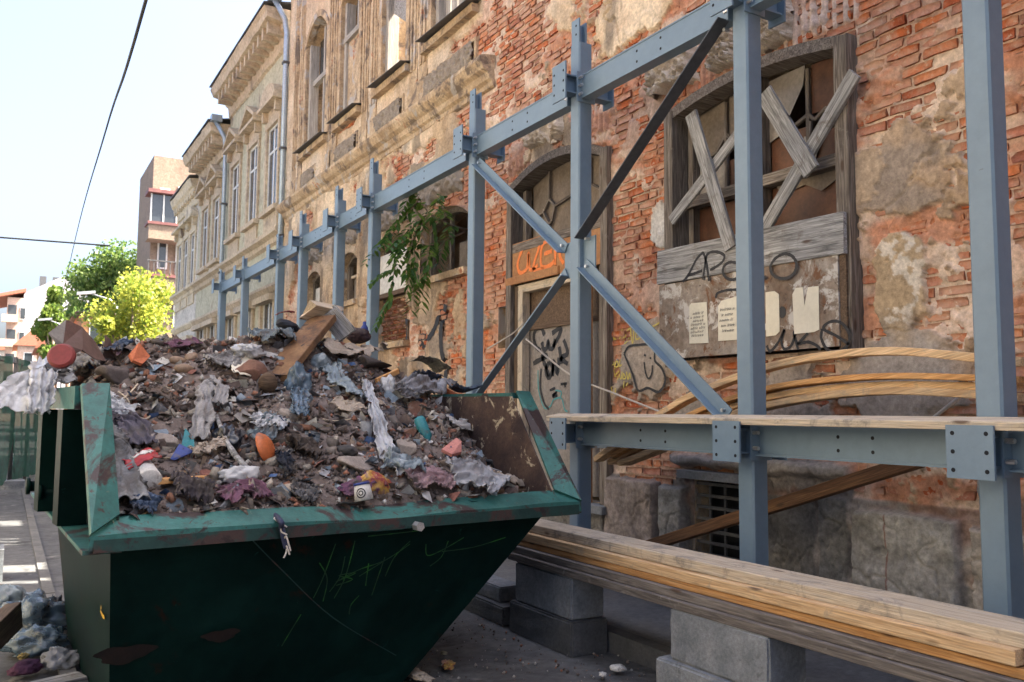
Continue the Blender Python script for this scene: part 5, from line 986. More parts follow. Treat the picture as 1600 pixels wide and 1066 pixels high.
flange((sk(-.0, -.002, 1.05), sk(.04, .62, 1.715)), (sk(.135, .11, 1.115), sk(.165, .60, 1.72)), -.02, m_rim, 'end_rim', skip)
# end panels standing above the lip
def panel(a0, a1, th, mat, name, front):
    P = [sk(a0, .06, .98), sk(a0, .10, 1.10), sk(a0, front, 1.71), sk(a1, 1.9, 1.72), sk(a1, DB-.06, 1.2), sk(a1, DB-.06, .98)]; MB().prism(P, SU*th).build(name, mat, skip)
panel(SW-.155, SW-.155, .012, m_rust, 'end_panel', BT); panel(.13, .28, .012, m_skip, 'end_panel', .58)
MB().prism([sk(SW-.14, BT+.01, 1.70), sk(SW-.0, BT+.01, 1.70), sk(SW-.0, 1.9, 1.70), sk(SW-.14, 1.9, 1.70)], (0, 0, .035)).build('top_rim', m_rim, skip)
MB().prism([sk(.02, .63, 1.60), sk(.165, .63, 1.60), sk(.25, 1.9, 1.60), sk(.02, 1.9, 1.60)], (0, 0, .115)).build('top_rim', m_rim, skip)
MB().hexa([sk(-.02, .02, .965), sk(.14, .02, .965), sk(.34, DB, .965), sk(.17, DB, .965), sk(-.02, .02, .985), sk(.14, .02, .985), sk(.34, DB, .985), sk(.17, DB, .985)]).build('side_ledge', m_rim, skip)
for bb, aa in ((.95, .02), (1.72, .03)): MB().prism([sk(aa, bb, .987), sk(aa+.14, bb, .987), sk(aa+.14, bb+.16, .987), sk(aa, bb+.16, .987)], (0, 0, .61)).build('stiffener', m_skip, skip)
for bb in (1.75, 2.25):
    m = MB(); p0 = sk(.22, bb, 1.10); m.tube([p0, p0-SU*.17], .035, 14); m.tube([p0-SU*.17, p0-SU*.19], .055, 14); m.build('lifting_lug', m_skip, skip, True)
m = MB(); p0 = sk(1.62, -.015, .985); m.tube([p0, p0-SV*.05], .026, 6); m.build('hex_nut', m_zinc, skip)
# marks on the front wall
fn = (b0[1]-b0[0]).cross(b1[0]-b0[0]).normalized(); fn = fn if fn.y < 0 else -fn
def onface(px, py, off=.003):
    d = ray(px, py); o = Vector((0, 0, CAM_Z)); t = ((b0[0]-o).dot(fn))/d.dot(fn); p = o+d*t; k = np.argmin(((fp_[..., 0]-p.x)**2+(fp_[..., 2]-p.z)**2).ravel()); return p+Vector((0, float(dn_.ravel()[k])-off-.002, 0))
m = MB()
for ln in [[(525, 850), (505, 905), (490, 935)], [(555, 845), (540, 900), (522, 935)], [(525, 910), (560, 890), (600, 875), (640, 850)], [(525, 915), (550, 905), (530, 900), (555, 895), (528, 908)], [(575, 880), (570, 915)], [(665, 850), (668, 868), (690, 860), (725, 840)], [(690, 862), (740, 855), (790, 840)], [(575, 838), (630, 832), (660, 828)], [(470, 960), (455, 985), (440, 1010)], [(540, 870), (532, 900), (515, 925)], [(560, 900), (585, 885), (612, 868)], [(500, 880), (512, 905), (505, 940)], [(600, 870), (588, 905), (580, 930)], [(640, 845), (615, 870), (600, 900)], [(560, 930), (548, 945), (545, 960)], [(700, 845), (690, 870), (672, 885)]]:
    m.ribbon(catmull([onface(x, y) for x, y in ln], 5), .006, fn)
tag(m.build('spray_scribble', m_neon, body), kind='stuff')
m = MB(); m.ribbon(catmull([onface(395, 845), onface(440, 890), onface(520, 965), onface(620, 1025)], 6), .006, fn); m.build('scratch', m_rustd, body)
for (px, py, w, h) in ((195, 1022, .13, .05), (345, 992, .09, .035)):
    c = onface(px, py, .004); m = MB(); uu = SU; vv = fn.cross(uu); m.add([c-fn*.001]+[c+(uu*w*math.cos(t*.19635)+vv*h*math.sin(t*.19635))*(1+.16*math.sin(t*.6+px)+.07*math.sin(t*1.37)) for t in range(32)], [(0, 1+t, 1+(t+1) % 32) for t in range(32)]); m.build('rust_patch', m_hol, body)
c = onface(163, 958, .0); m = MB(); lf = (b0[0]-b0[3]).cross(b1[3]-b0[3]).normalized(); lf = lf if lf.x < 0 else -lf
def onleft(px, py, off=.003): d = ray(px, py); o = Vector((0, 0, CAM_Z)); t = ((b0[0]+lf*off-o).dot(lf))/d.dot(lf); return o+d*t
m.ribbon([onleft(158, 948), onleft(157, 955), onleft(160, 962), onleft(163, 965)], .02, lf); m.build('paint_mark', proc('yellow_paint_mark', [(.55, .33, .02)], 5, .6, 0), body)

# ------------------------------------------------------------------ the heap of rubble
AK = np.array([-.2, 0.1, .45, .9, 1.3, 1.7, 2.05, 2.35, 2.6, 2.9]); ZK = np.array([1.78, 1.84, 1.98, 2.04, 2.09, 2.10, 2.02, 1.87, 1.68, 1.5])
def heap_z(a, b_):
    pk = np.interp(a, AK, ZK); t = np.clip((b_-.10)/1.45, 0, 1); s = t**.86; s = s*(1-.10*np.sin(t*np.pi)*(a < 2.2))
    z = 1.055+(pk-1.055)*s; z = z-(np.clip(b_-2.2, 0, 1)**1.5)*.9
    z = z-.55*smoothstep(2.25, 2.7, a)*smoothstep(1.3, .3, b_)*smoothstep(.0, .4, b_)*.35
    return z
def heap_n(a, b_): return .16*(fbm(a, b_, .42, 5, 911, .55)-.5)+.075*(fbm(a, b_, .10, 3, 955)-.5)
aa = np.linspace(.14, SW-.16, 280); bb = np.linspace(.085, DB-.08, 300); AA, BB = np.meshgrid(aa, bb, indexing='ij'); AA2 = AA+.07*BB*(1-AA/SW)
HZ = heap_z(AA2, BB)+heap_n(AA2, BB)*smoothstep(.08, .3, BB)
PTS = np.stack([SL.x+SU.x*AA2+SV.x*BB, SL.y+SU.y*AA2+SV.y*BB, HZ], -1)
n1 = fbm(AA2, BB, .3, 5, 930); n2 = fbm(AA2, BB, .05, 3, 940)
hc = np.stack([.115+.09*n1, .092+.075*n1, .082+.068*n1], -1)*(.55+.9*n2[..., None]); ii = np.arange(AA.size).reshape(AA.shape)
m_soil = attr_mat('rubble_soil', .95, .9, 90)
hm = link(bpy.data.objects.new('rubble_heap', mesh_np('rubble_heap', PTS.reshape(-1, 3), np.stack([ii[:-1, :-1], ii[1:, :-1], ii[1:, 1:], ii[:-1, 1:]], -1).reshape(-1, 4), m_soil, True, hc.reshape(-1, 3)))); tag(hm, 'brown heap of soil and fine rubble filling the skip', 'rubble', kind='stuff')
_ga = np.arange(0, SW, .012); _gb = np.arange(0, DB, .012); _GA, _GB = np.meshgrid(_ga, _gb, indexing='ij'); HG = heap_z(_GA, _GB)+heap_n(_GA, _GB)*smoothstep(.08, .3, _GB)
def HW(x, y):
    dx = x-SL.x; dy = y-SL.y; a_ = dx*SU.x+dy*SU.y; b_ = dx*SV.x+dy*SV.y; fa = min(max(a_, .05), SW-.1)/.012; fb = min(max(b_, .06), DB-.1)/.012; i = int(fa); j = int(fb); u_ = fa-i; v_ = fb-j
    return (HG[i, j]*(1-u_)+HG[i+1, j]*u_)*(1-v_)+(HG[i, j+1]*(1-u_)+HG[i+1, j+1]*u_)*v_, a_, b_
def at(px, py, lift=0.0):
    d = ray(px, py); o = Vector((0, 0, CAM_Z)); t = 3.6/ d.y
    last = None
    for k in range(220):
        p = o+d*t; z, a_, b_ = HW(p.x, p.y)
        if b_ > .05 and p.z < z+lift: return p
        if b_ > 2.1: return p
        t += .02
    return p
def hnorm(p):
    e = .05; z0 = HW(p.x, p.y)[0]; return Vector((-(HW(p.x+e, p.y)[0]-z0)/e, -(HW(p.x, p.y+e)[0]-z0)/e, 1)).normalized()
ICO = bmesh.new(); bmesh.ops.create_icosphere(ICO, subdivisions=4, radius=1.0); ICOV = np.array([v.co[:] for v in ICO.verts]); ICOF = [[v.index for v in f.verts] for f in ICO.faces]; ICO.free()
def item(name, me, loc, rot, label, cat, group='rubbish on the heap'):
    o = bpy.data.objects.new(name, me); COL.objects.link(o); o.location = loc; o.rotation_euler = rot; return tag(o, label, cat, group)
seedc = [100]
def blob(name, px, py, rx, ry, rz, mat, label, cat, crumple=.25, fs=.8, rot=None, smooth=True, sink=.48, lift=0):
    seedc[0] += 1; p = at(px, py); sc = pix(p)[2]/FPX; R_ = np.array([rx*sc, ry*sc, rz*sc]); v = ICOV.copy(); n = noise3(v*1.0+seedc[0], fs, seedc[0]); n2 = np.abs(noise3(v+seedc[0]*2, fs*.6, seedc[0]+9)); n3 = np.abs(noise3(v+seedc[0]*3, fs*.28, seedc[0]+19))
    v = v*(1+crumple*(n*2.0-n2*1.6-n3*.5+.3))[:, None]; v = v*R_; me = mesh_np(name, v, ICOF, mat, smooth)
    return item(name, me, p+Vector((0, 0, R_[2]*(1-sink*2)+lift)), rot or (random.uniform(-.3, .3), random.uniform(-.3, .3), random.uniform(0, 6)), label, cat)
def rock(name, px, py, rx, ry, rz, mat, label, cat='stone', rot=None):
    seedc[0] += 1; p = at(px, py); sc = pix(p)[2]/FPX; r = np.random.RandomState(seedc[0]); v = ICOV.copy()
    for k in range(9):    # chop with planes for broken faces
        nn = r.randn(3); nn /= np.linalg.norm(nn); d = r.uniform(.5, .8); e = v@nn; v = v-np.outer(np.clip(e-d, 0, None), nn)
    v = v*(1+.09*noise3(v+seedc[0], .5, seedc[0])+.05*noise3(v+seedc[0], .15, seedc[0]+3))[:, None]*np.array([rx, ry, rz])*sc*1.2
    return item(name, mesh_np(name, v, ICOF, mat), p+Vector((0, 0, rz*sc*.1)), rot or (random.uniform(-.4, .4), random.uniform(-.4, .4), random.uniform(0, 6)), label, cat)
def rag(name, pts, w, mat, label, cat='rag', lift=.02, fold=.03, taper=(1, 1), nL=44, nW=18, hang=0.0, fl=3.0):
    """cloth or film lying along a line on the heap"""
    seedc[0] += 1; sd = seedc[0]; fold *= .6; P = catmull([at(x, y, lift) for x, y in pts], 6); n = len(P); vs = []
    II, JJ = np.meshgrid(np.arange(nL+1), np.arange(nW+1), indexing='ij'); E1 = fbm(II*.05, JJ*.14, .5, 3, sd); WW = .85+.4*fbm(II*.13, II*0+sd, .6, 2, sd); ED = (fbm(II*.4, JJ*.3, .6, 3, sd+5)-.5)*.05; FW = np.abs(fbm(II*.16, JJ*.5, .45, 4, sd+8)-.5)*2
    cutm = fbm(II*.2, JJ*.22, .5, 3, sd+12)
    for i in range(nL+1):
        f = i/nL*(n-1); k = min(int(f), n-2); p = P[k].lerp(P[k+1], f-k); t = (P[k+1]-P[k]).normalized(); nn = hnorm(p); s = t.cross(nn).normalized(); ww = w*(taper[0]+(taper[1]-taper[0])*i/nL)*WW[i, 0]
        for j in range(nW+1):
            q = (j/nW-.5); e1 = E1[i, j]; wv = 1-2*abs(math.sin(q*fl*3.14+e1*3+i*.03))
            pt = p+s*(q*ww+ED[i, j]*(.3+abs(q)))+t*(ED[i, j]*(1 if i in (0, 1, nL, nL-1) else 0))+nn*(fold*(wv*.55+e1*.5-.15-FW[i, j]*.08)+lift)
            zz = HW(pt.x, pt.y)[0]
            if not hang and pt.z < zz-.012: pt.z = .5*pt.z+.5*(zz-.004)
            vs.append(pt)
    f_ = [(i*(nW+1)+j, i*(nW+1)+j+1, (i+1)*(nW+1)+j+1, (i+1)*(nW+1)+j) for i in range(nL) for j in range(nW)]
    o = P[0].copy(); me = mesh_np(name, [tuple(v-o) for v in vs], f_, mat, True); ob = item(name, me, o, (0, 0, 0), label, cat); md = ob.modifiers.new('thickness', 'SOLIDIFY'); md.thickness = .004; return ob
def fab(n, c, rough=.9): c = sat(c, .62); return proc(n, [tuple(x*.42 for x in c), tuple(x*.85 for x in c)], 9, rough, .4, 60, spots=[((.085, .072, .065), 6, .48, .16)])
F_white = fab('dirty_white_cloth', (.42, .40, .39)); F_grey = fab('grey_towel', (.26, .27, .29)); F_blue = fab('blue_cloth', (.05, .12, .26)); F_dblue = fab('navy_cloth', (.02, .03, .06)); F_pink = fab('pink_cloth', (.62, .32, .36)); F_purp = fab('purple_cloth', (.22, .04, .16)); F_mar = fab('maroon_sack', (.06, .02, .03)); F_yel = fab('yellowed_foam', (.55, .48, .26)); F_red = fab('red_fabric', (.45, .03, .04)); F_ltblue = fab('light_blue_cloth', (.22, .33, .40)); F_mag = fab('magenta_cloth', (.30, .08, .18))
B_white = film_mat('white_plastic_film', (.55, .56, .58), .86, .35); B_clear = film_mat('clear_plastic_film', (.50, .51, .54), .62, .25); B_blue = film_mat('blue_plastic_film', (.11, .17, .23), .78, .25); B_dk = film_mat('black_plastic_film', (.012, .016, .025), 1.0, .3); B_lb = film_mat('light_blue_film', (.26, .32, .36), .8, .3)
P_or = proc('orange_plastic', [(.42, .11, .035), (.52, .15, .05)], 6, .5, .1, spots=[((.16, .09, .065), 7, .56, .1)]); P_teal = proc('teal_plastic', [(.02, .17, .20), (.03, .22, .26)], 6, .5, .1, spots=[((.10, .085, .075), 7, .55, .1)]); P_dkb = proc('royal_blue_plastic', [(.015, .03, .17), (.02, .05, .24)], 6, .5, .1, spots=[((.10, .085, .075), 7, .56, .1)]); P_wh = proc('scuffed_white_plastic', [(.48, .47, .45), (.62, .61, .59)], 10, .5, .1, spots=[((.14, .12, .11), 9, .56, .08)]); P_red = proc('red_plastic', [(.15, .02, .018), (.21, .03, .028)], 6, .5, .1, spots=[((.16, .04, .03), 6, .6, .1)])
K_stone = proc('broken_stone', [(.22, .19, .17), (.36, .31, .27)], 10, .95, .7, 50); K_dark = proc('dark_rock', [(.06, .05, .048), (.12, .10, .095)], 8, .95, .7, 50); K_brick = proc('broken_brick', [(.14, .075, .055), (.23, .12, .085)], 8, .95, .7, 50, spots=[((.25, .2, .17), 8, .58, .1)]); K_tile = proc('roof_tile_orange', [(.40, .11, .05), (.52, .17, .08)], 8, .9, .4, 40); K_pink = proc('pink_tile', [(.42, .17, .15), (.50, .22, .19)], 6, .9, .4, 50); K_pot = proc('brown_gourd', [(.17, .11, .07), (.27, .19, .13)], 8, .6, .2); P_card = proc('grubby_card', [(.30, .25, .20), (.40, .34, .28)], 8, .9, .2); P_dk = proc('black_rubber', [(.015, .015, .017)], 6, .6, .1)
# --- left crest
def sheet(name, quads, mat, label, cat, th=.004):
    m = MB()
    for q, mi in quads: m.add([Vector(p) for p in q], [tuple(range(len(q)))], mi)
    o = m.build(name, mat); o.modifiers.new('thickness', 'SOLIDIFY').thickness = th; return tag(o, label, cat, 'rubbish on the heap')
def sp(px, py, Y): return onY(px, py, Y)
m_sheetg = proc('grey_bent_steel', [(.16, .15, .14), (.24, .22, .2)], 7, .6, .2, spots=[((.15, .09, .07), 6, .58, .1)]); m_sheetb = proc('brown_rusty_steel', [(.085, .05, .042), (.14, .085, .075)], 5, .55, .2)
sheet('bent_steel_sheet', [([sp(75, 521, 5.25), sp(103, 500, 5.35), sp(98, 538, 5.25), sp(104, 560, 5.25)], 0), ([sp(103, 500, 5.35), sp(128, 512, 5.45), sp(148, 535, 5.5), sp(165, 565, 5.45), sp(148, 562, 5.35), sp(128, 548, 5.3), sp(104, 560, 5.25), sp(98, 538, 5.25)], 1)], [m_sheetg, m_sheetb], 'bent rusty steel sheet standing up at the left crest of the heap', 'metal sheet', .005)
rdk = empty('red_disc', sp(97, 570, 5.2), 'round red plastic disc with black hub leaning below the bent sheet', 'disc', 'rubbish on the heap')
c = sp(97, 558, 5.2); m = MB(); ex = Vector((.9, -.3, 0)).normalized(); ez = Vector((.1, .35, .93)).normalized(); nn = ex.cross(ez); m.tube([c, c+nn*.02, c+nn*.03], [.07, .07, .058], 24); m.build('disc', P_red, rdk); MB().tube([c-nn*.03+ex*-.03, c+nn*.01+ex*-.03], [.018, .026], 12).build('hub', P_dk, rdk)
rag('plastic_sheet', [(120, 590), (85, 592), (55, 600), (25, 625), (15, 645)], .20, B_white, 'white plastic sheet spilling over the left end of the skip', 'plastic sheet', .03, .05, (.8, 1.2), hang=1)
rag('plastic_sheet', [(95, 560), (70, 585), (62, 625), (58, 652)], .14, B_white, 'crumpled white film hanging below the red disc', 'plastic sheet', .04, .05, (1, .8), hang=1)
rag('rag', [(112, 578), (135, 570), (160, 562)], .16, F_white, 'crumpled white cloth right of the red disc', 'rag', .04, .05)
rock('stone', 178, 590, 28, 24, 20, K_dark, 'large dark boulder at the left of the heap')
rock('rag_bundle', 105, 590, 9, 8, 8, fab('dull_pink_cloth', (.24, .12, .12)), 'small dull pink bundle on the left rim', 'bundle')
rag('shoe_sole', [(72, 580), (90, 586), (105, 588)], .05, P_dk, 'black rubber strip on the left rim', 'rubber', .05, .01, nL=12, nW=5)
sheet('dark_shard', [([sp(160, 560, 5.7), sp(164, 523, 5.7), sp(172, 530, 5.7), sp(181, 558, 5.72)], 0)], [m_sheetb], 'narrow pointed dark shard standing on the crest', 'shard')
rag('rag', [(180, 556), (190, 550), (200, 548)], .10, F_blue, 'blue cloth between the pointed shard and the orange tile', 'rag', .05, .03); rag('rag', [(182, 562), (192, 558)], .06, F_purp, 'purple cloth scrap under the blue cloth', 'rag', .04, .02, nL=14, nW=8)
sheet('roof_tile', [([sp(200, 556, 5.6), sp(215, 538, 5.65), sp(232, 560, 5.65), sp(220, 572, 5.55), sp(205, 566, 5.55)], 0)], [K_tile], 'pointed orange tile piece on the left crest', 'tile', .02)
rag('wrapper', [(262, 545), (285, 542), (312, 538)], .07, F_mag, 'bright pink wrapper on the crest of the heap', 'wrapper', .03, .03, nL=20, nW=8)
blob('gourd', 278, 565, 14, 8, 8, K_pot, 'smallest brown gourd-shaped lump, upper left of three', 'lump', .04, 1.2, (0, .2, .3)); blob('gourd', 300, 560, 16, 10, 9, K_pot, 'brown gourd-shaped lump, upper right of three', 'lump', .04, 1.2, (0, -.2, .8)); blob('gourd', 288, 578, 16, 10, 9, K_pot, 'brown gourd-shaped lump, lowest of three', 'lump', .04, 1.2, (0, .1, .2))
rag('rag', [(322, 565), (345, 568), (370, 562)], .12, F_white, 'crumpled white cloth right of the brown lumps', 'rag', .03, .04); rag('newspaper', [(382, 556), (376, 570), (374, 590)], .10, m_paper, 'folded newspaper sheet left of the broken brown brick', 'newspaper', .03, .02, nL=14, nW=6)
blob('plastic_bag', 388, 552, 30, 22, 13, B_white, 'puffed white plastic bag on the crest left of the plank', 'plastic bag', .35, .6)
rock('broken_brick', 388, 588, 28, 20, 20, K_brick, 'big broken brown brick left of the tilted plank', 'brick', (0.3, -.2, .5))
lg = empty('cut_log', at(417, 603), 'short round cut log below the tilted plank', 'log', 'rubbish on the heap'); p = at(417, 608)+Vector((0, 0, .03)); MB().tube([p-Vector((.02, .1, 0)), p+Vector((.06, .25, .05))], .058, 16).build('bark', m_wdark, lg, True)
blob('cap', 449, 516, 20, 16, 9, F_dblue, 'dark blue cap with red pattern on the crest', 'cap', .15, .9, (0, 0.25, 0), sink=0.1); rag('rag', [(434, 512), (445, 508), (456, 510)], .04, F_red, 'red patterned strip lying on the dark cap', 'rag', .10, .01, nL=12, nW=5)
rag('rag', [(400, 532), (425, 526), (458, 530)], .20, F_ltblue, 'blue grey cloth on the crest below the cap', 'rag', .04, .05)
# tilted boards
p0 = onY(428, 592, 5.55); p1 = onY(505, 498, 5.95); m_bt = proc('rust_painted_board', [(.055, .035, .028), (.17, .09, .045), (.24, .14, .07)], 6, .8, .4, 40, coord='obj', spots=[((.03, .025, .028), 5, .55, .06)])
ob = plank('tilted_board', [p0, p1], (.85, -.45, .3), .20, .05, m_bt, rough_end=.012); tag(ob, 'rust brown board tilted up at the top of the heap', 'board', 'boards on the heap')
ob = plank('broken_board', [onY(478, 484, 5.95), onY(528, 494, 6.05)], (0, -.8, .6), .16, .05, m_pineg, rough_end=.03); tag(ob, 'short pale broken board lying across the tilted board', 'board', 'boards on the heap')
ob = plank('broken_board', [onY(514, 490, 5.95), onY(541, 522, 5.9)], (.6, -.5, .5), .15, .04, m_wgrey, rough_end=.03); tag(ob, 'grey broken board end hanging right of the tilted board', 'board', 'boards on the heap')
blob('plastic_bag', 467, 610, 21, 16, 34, B_blue, 'limp blue plastic bag hanging below the tilted board', 'plastic bag', .4, .5, (0, 0, .4), sink=.45); rag('plastic_bag', [(470, 615), (462, 640), (468, 655)], .10, B_blue, 'knotted lower end of blue bag in mid heap', 'plastic bag', .04, .03)
blob('plastic_bag', 502, 570, 20, 15, 17, B_lb, 'round filled light blue bag right of the tilted board', 'plastic bag', .22, .7); rag('plastic_bag', [(515, 575), (530, 600), (558, 622)], .12, B_lb, 'torn light blue film trailing right of the filled bag', 'plastic bag', .03, .04)
blob('sack', 560, 532, 18, 14, 12, F_mar, 'dark maroon sack on the right of the crest', 'sack', .2, .8, sink=.2); bt = empty('bottle', at(569, 520), 'small bottle neck sticking up from the maroon sack', 'bottle', 'rubbish on the heap'); p = at(569, 530)+Vector((0, 0, .09)); MB().tube([p-Vector((0, 0, .06)), p, p+Vector((0, 0, .025)), p+Vector((0, 0, .05))], [.03, .03, .014, .014], 12).build('glass', P_dkb, bt, True)
rag('card_sheet', [(502, 540), (540, 552), (575, 550), (600, 545)], .14, P_card, 'curved pale card sheet below the maroon sack', 'card', .04, .02, fl=.7)
rock('slab', 578, 568, 32, 22, 11, K_dark, 'dark slab under the pale card sheet', 'slab', (0, .1, .2))
rag('foam_sheet', [(648, 570), (672, 572), (694, 588)], .17, F_yel, 'yellowed foam sheet at the right of the crest', 'foam', .05, .03, fl=1); rag('rag', [(652, 588), (668, 592), (686, 598)], .12, F_blue, 'bright blue crumpled cloth below the foam', 'rag', .04, .05)
ob = plank('stick', [at(588, 596, .03), at(622, 580, .05)], (0, 0, 1), .04, .02, m_pine2); tag(ob, 'short orange wooden stick right of the light blue bag', 'stick', 'rubbish on the heap')
blob('plastic_bag', 606, 612, 14, 11, 22, B_white, 'grey white bag hanging left of the large pale cloth', 'plastic bag', .35, .5, (0, .2, 0)); rag('plastic_strip', [(568, 600), (582, 640), (598, 690), (615, 732)], .09, B_white, 'long white plastic strip running down the middle of the heap', 'plastic strip', .03, .04, (.7, 1.2)); rag('plastic_strip', [(610, 722), (622, 730), (632, 745)], .10, B_white, 'ragged lower end of the white plastic strip', 'plastic strip', .03, .03, nL=16)
rag('rag', [(622, 622), (655, 608), (690, 605)], .22, fab('pale_grey_cloth', (.36, .37, .42)), 'large pale grey cloth right of centre', 'rag', .05, .06, (.6, 1.1))
hbk = empty('hollow_brick', at(703, 628), 'ribbed orange hollow brick at the upper right', 'brick', 'rubbish on the heap'); c = at(703, 630)+Vector((0, 0, .05)); u_ = Vector((.75, -.35, -.45)).normalized(); v_ = Vector((.45, .75, .1)); v_ = (v_-u_*v_.dot(u_)).normalized(); w_ = u_.cross(v_); m = MB(); m.obox(c, u_*.085, v_*.07, w_*.045); bevel(m.build('body', K_tile, hbk))
for k in range(3): m = MB(); m.obox(c-w_*.047*(1 if w_.y > 0 else -1)+v_*(k-1)*.04, u_*.083, v_*.011, w_*.004); m.build('rib', K_tile, hbk)
rag('rag', [(708, 612), (725, 618), (748, 612)], .12, fab('denim_cloth', (.05, .11, .19)), 'blue denim cloth beside the skip wall', 'rag', .05, .05)
rock('broken_brick', 650, 648, 16, 13, 19, K_brick, 'upright broken brown brick below the pale cloth', 'brick', (.2, .3, .4))
btl = empty('plastic_bottle', at(662, 680), 'turquoise plastic bottle right of centre', 'bottle', 'rubbish on the heap'); p = at(662, 680)+Vector((0, 0, .03)); q = Vector((.12, -.25, -.5)).normalized(); MB().tube([p-q*.09, p-q*.07, p+q*.05, p+q*.07, p+q*.09], [.03, .038, .038, .02, .018], 12).build('body', P_teal, btl, True)
rock('stone', 640, 677, 11, 10, 9, K_brick, 'round orange stone left of the turquoise bottle'); rock('concrete_lump', 633, 705, 18, 14, 18, K_stone, 'gravelly concrete lump below the turquoise bottle')
sheet('tile', [([at(689, 706, .05), at(712, 688, .07), at(720, 694, .07), at(720, 710, .05), at(705, 714, .05)], 0)], [K_pink], 'pink five sided tile piece at the right', 'tile', .02)
blob('plastic_bag', 776, 695, 16, 14, 28, B_clear, 'grey clear bag slumped against the right skip wall', 'plastic bag', .35, .5, (0, -.3, .3))
tag(MB().tube([at(752, 640, .05), at(795, 695, .06), at(818, 758, .05)], .008, 6).build('rod', m_wdark), 'thin dark rod leaning by the right skip wall', 'rod', 'rubbish on the heap')
for k in range(9): rock('metal_shard', 690+k*9, 640+(k*11) % 28, 9, 6, 4, m_sheetg if k % 2 else P_card, ('grey metal' if k % 2 else 'brown card')+' shard below the hollow brick, '+('first', 'second', 'third', 'fourth', 'fifth', 'sixth', 'seventh', 'eighth', 'ninth')[k]+' from the left', 'shard')
rock('stone_slab', 560, 728, 32, 24, 11, K_stone, 'large pale stone slab in the lower middle', 'stone', (.5, .1, .4)); blob('rag_bundle', 540, 706, 24, 14, 10, fab('dark_grey_cloth', (.08, .075, .08)), 'dark grey bundle lying on the pale slab', 'bundle', .15, .8)
rag('rag', [(335, 603), (320, 612), (318, 650), (312, 690)], .10, F_white, 'long twisted white cloth hanging left of centre', 'rag', .03, .05, fl=2); rag('rag', [(335, 603), (345, 618), (342, 640)], .07, F_white, 'looped right strand of the twisted white cloth', 'rag', .04, .03, nL=20, nW=8); blob('plastic_bag', 355, 642, 11, 9, 14, B_white, 'small white bag right of the twisted cloth', 'plastic bag', .3, .6)
blob('plastic_bag', 355, 690, 28, 20, 24, B_dk, 'black plastic bag behind the grey stick', 'plastic bag', .3, .5)
tag(MB().tube(catmull([at(338, 650, .05), at(352, 685, .07), at(368, 712, .05), at(386, 732, .02)], 5), [.012]*8+[.016]*8, 8).build('stick', m_wgrey), 'bent grey stick in front of the black bag', 'stick', 'rubbish on the heap')
ball = empty('broken_ball', at(405, 708), 'orange plastic half ball at the front of the heap', 'ball', 'rubbish on the heap'); c = at(406, 708)+Vector((0, 0, .015)); r = .095; m = MB(); ax = Vector((.7, -.5, .35)).normalized(); e1 = ax.orthogonal().normalized(); e2 = ax.cross(e1); vs = []; fs = []
for i in range(8):
    t = i/7*1.25; 
    for k in range(18): w = k/18*6.283; vs.append(c+(ax*math.cos(t)*.75+(e1*math.cos(w)+e2*math.sin(w))*math.sin(t))*r)
for i in range(7):
    for k in range(18): fs.append((i*18+k, i*18+(k+1) % 18, (i+1)*18+(k+1) % 18, (i+1)*18+k))
o = m.add(vs, fs).build('shell', P_or, ball, True); o.modifiers.new('thickness', 'SOLIDIFY').thickness = .004; MB().tube([vs[18*3+k] for k in (0, 2, 4, 6, 8)], .004, 5).build('seam', P_dk, ball)
sheet('plastic_shard', [([at(283, 700, .03), at(290, 670, .06), at(303, 685, .05), at(305, 705, .03)], 0), ([at(266, 718, .04), at(280, 694, .05), at(305, 706, .04), at(272, 720, .03)], 1)], [P_teal, P_dkb], 'teal and blue plastic box corner left of centre', 'plastic shard'); rock('concrete_lump', 250, 695, 24, 16, 14, K_stone, 'flat gravelly lump left of the teal plastic', 'lump', (0, 0, .2))
rag('peel', [(300, 712), (325, 705), (348, 692)], .07, P_card, 'curled pale card strip right of the blue plastic', 'card', .03, .03, fl=1)
rag('towel', [(162, 675), (172, 700), (182, 740), (192, 790)], .22, F_grey, 'long grey towel draped inside the left end of the skip', 'towel', .05, .06, (.6, 1.1), fl=2.4); rag('rag', [(158, 690), (178, 660), (205, 668), (225, 700)], .14, fab('muddy_lilac_cloth', (.16, .13, .19)), 'muddy lilac cloth above the grey towel', 'rag', .03, .05); rag('plastic_sheet', [(150, 620), (175, 640), (210, 648)], .12, B_white, 'pale film lying along the left end inside the rim', 'plastic sheet', .03, .04); blob('plastic_bag', 168, 660, 14, 12, 12, B_dk, 'small black bag inside the left end of the skip', 'plastic bag', .3, .6)
rb = rag('red_label', [(200, 738), (220, 728), (238, 720)], .09, proc('red_label_print', [(.34, .02, .025)], 5, .5, 0, spots=[((.1, .06, .05), 8, .55, .1)]), 'crumpled red drinks label with pale lettering', 'label', .05, .02, nL=14, nW=8); rag('lettering', [(208, 734), (220, 729), (232, 724)], .018, P_wh, 'pale letter strip printed across the red label', 'label', .075, .004, nL=14, nW=4)
pt = empty('paint_pot', at(228, 755), 'round scuffed white pot lying near the front left', 'pot', 'rubbish on the heap'); c = at(228, 756, .0)+Vector((0, 0, .03)); q = Vector((-.1, .75, .2)).normalized(); MB().tube([c-q*.06, c-q*.055, c+q*.12], [.055, .062, .066], 20).build('body', P_wh, pt, True)
ob = plank('split_wood', [at(250, 752, .04), at(318, 748, .04)], (0, 1, 0), .05, .03, m_pine2, rough_end=.02); tag(ob, 'short split piece of brown wood near the front', 'wood', 'rubbish on the heap')
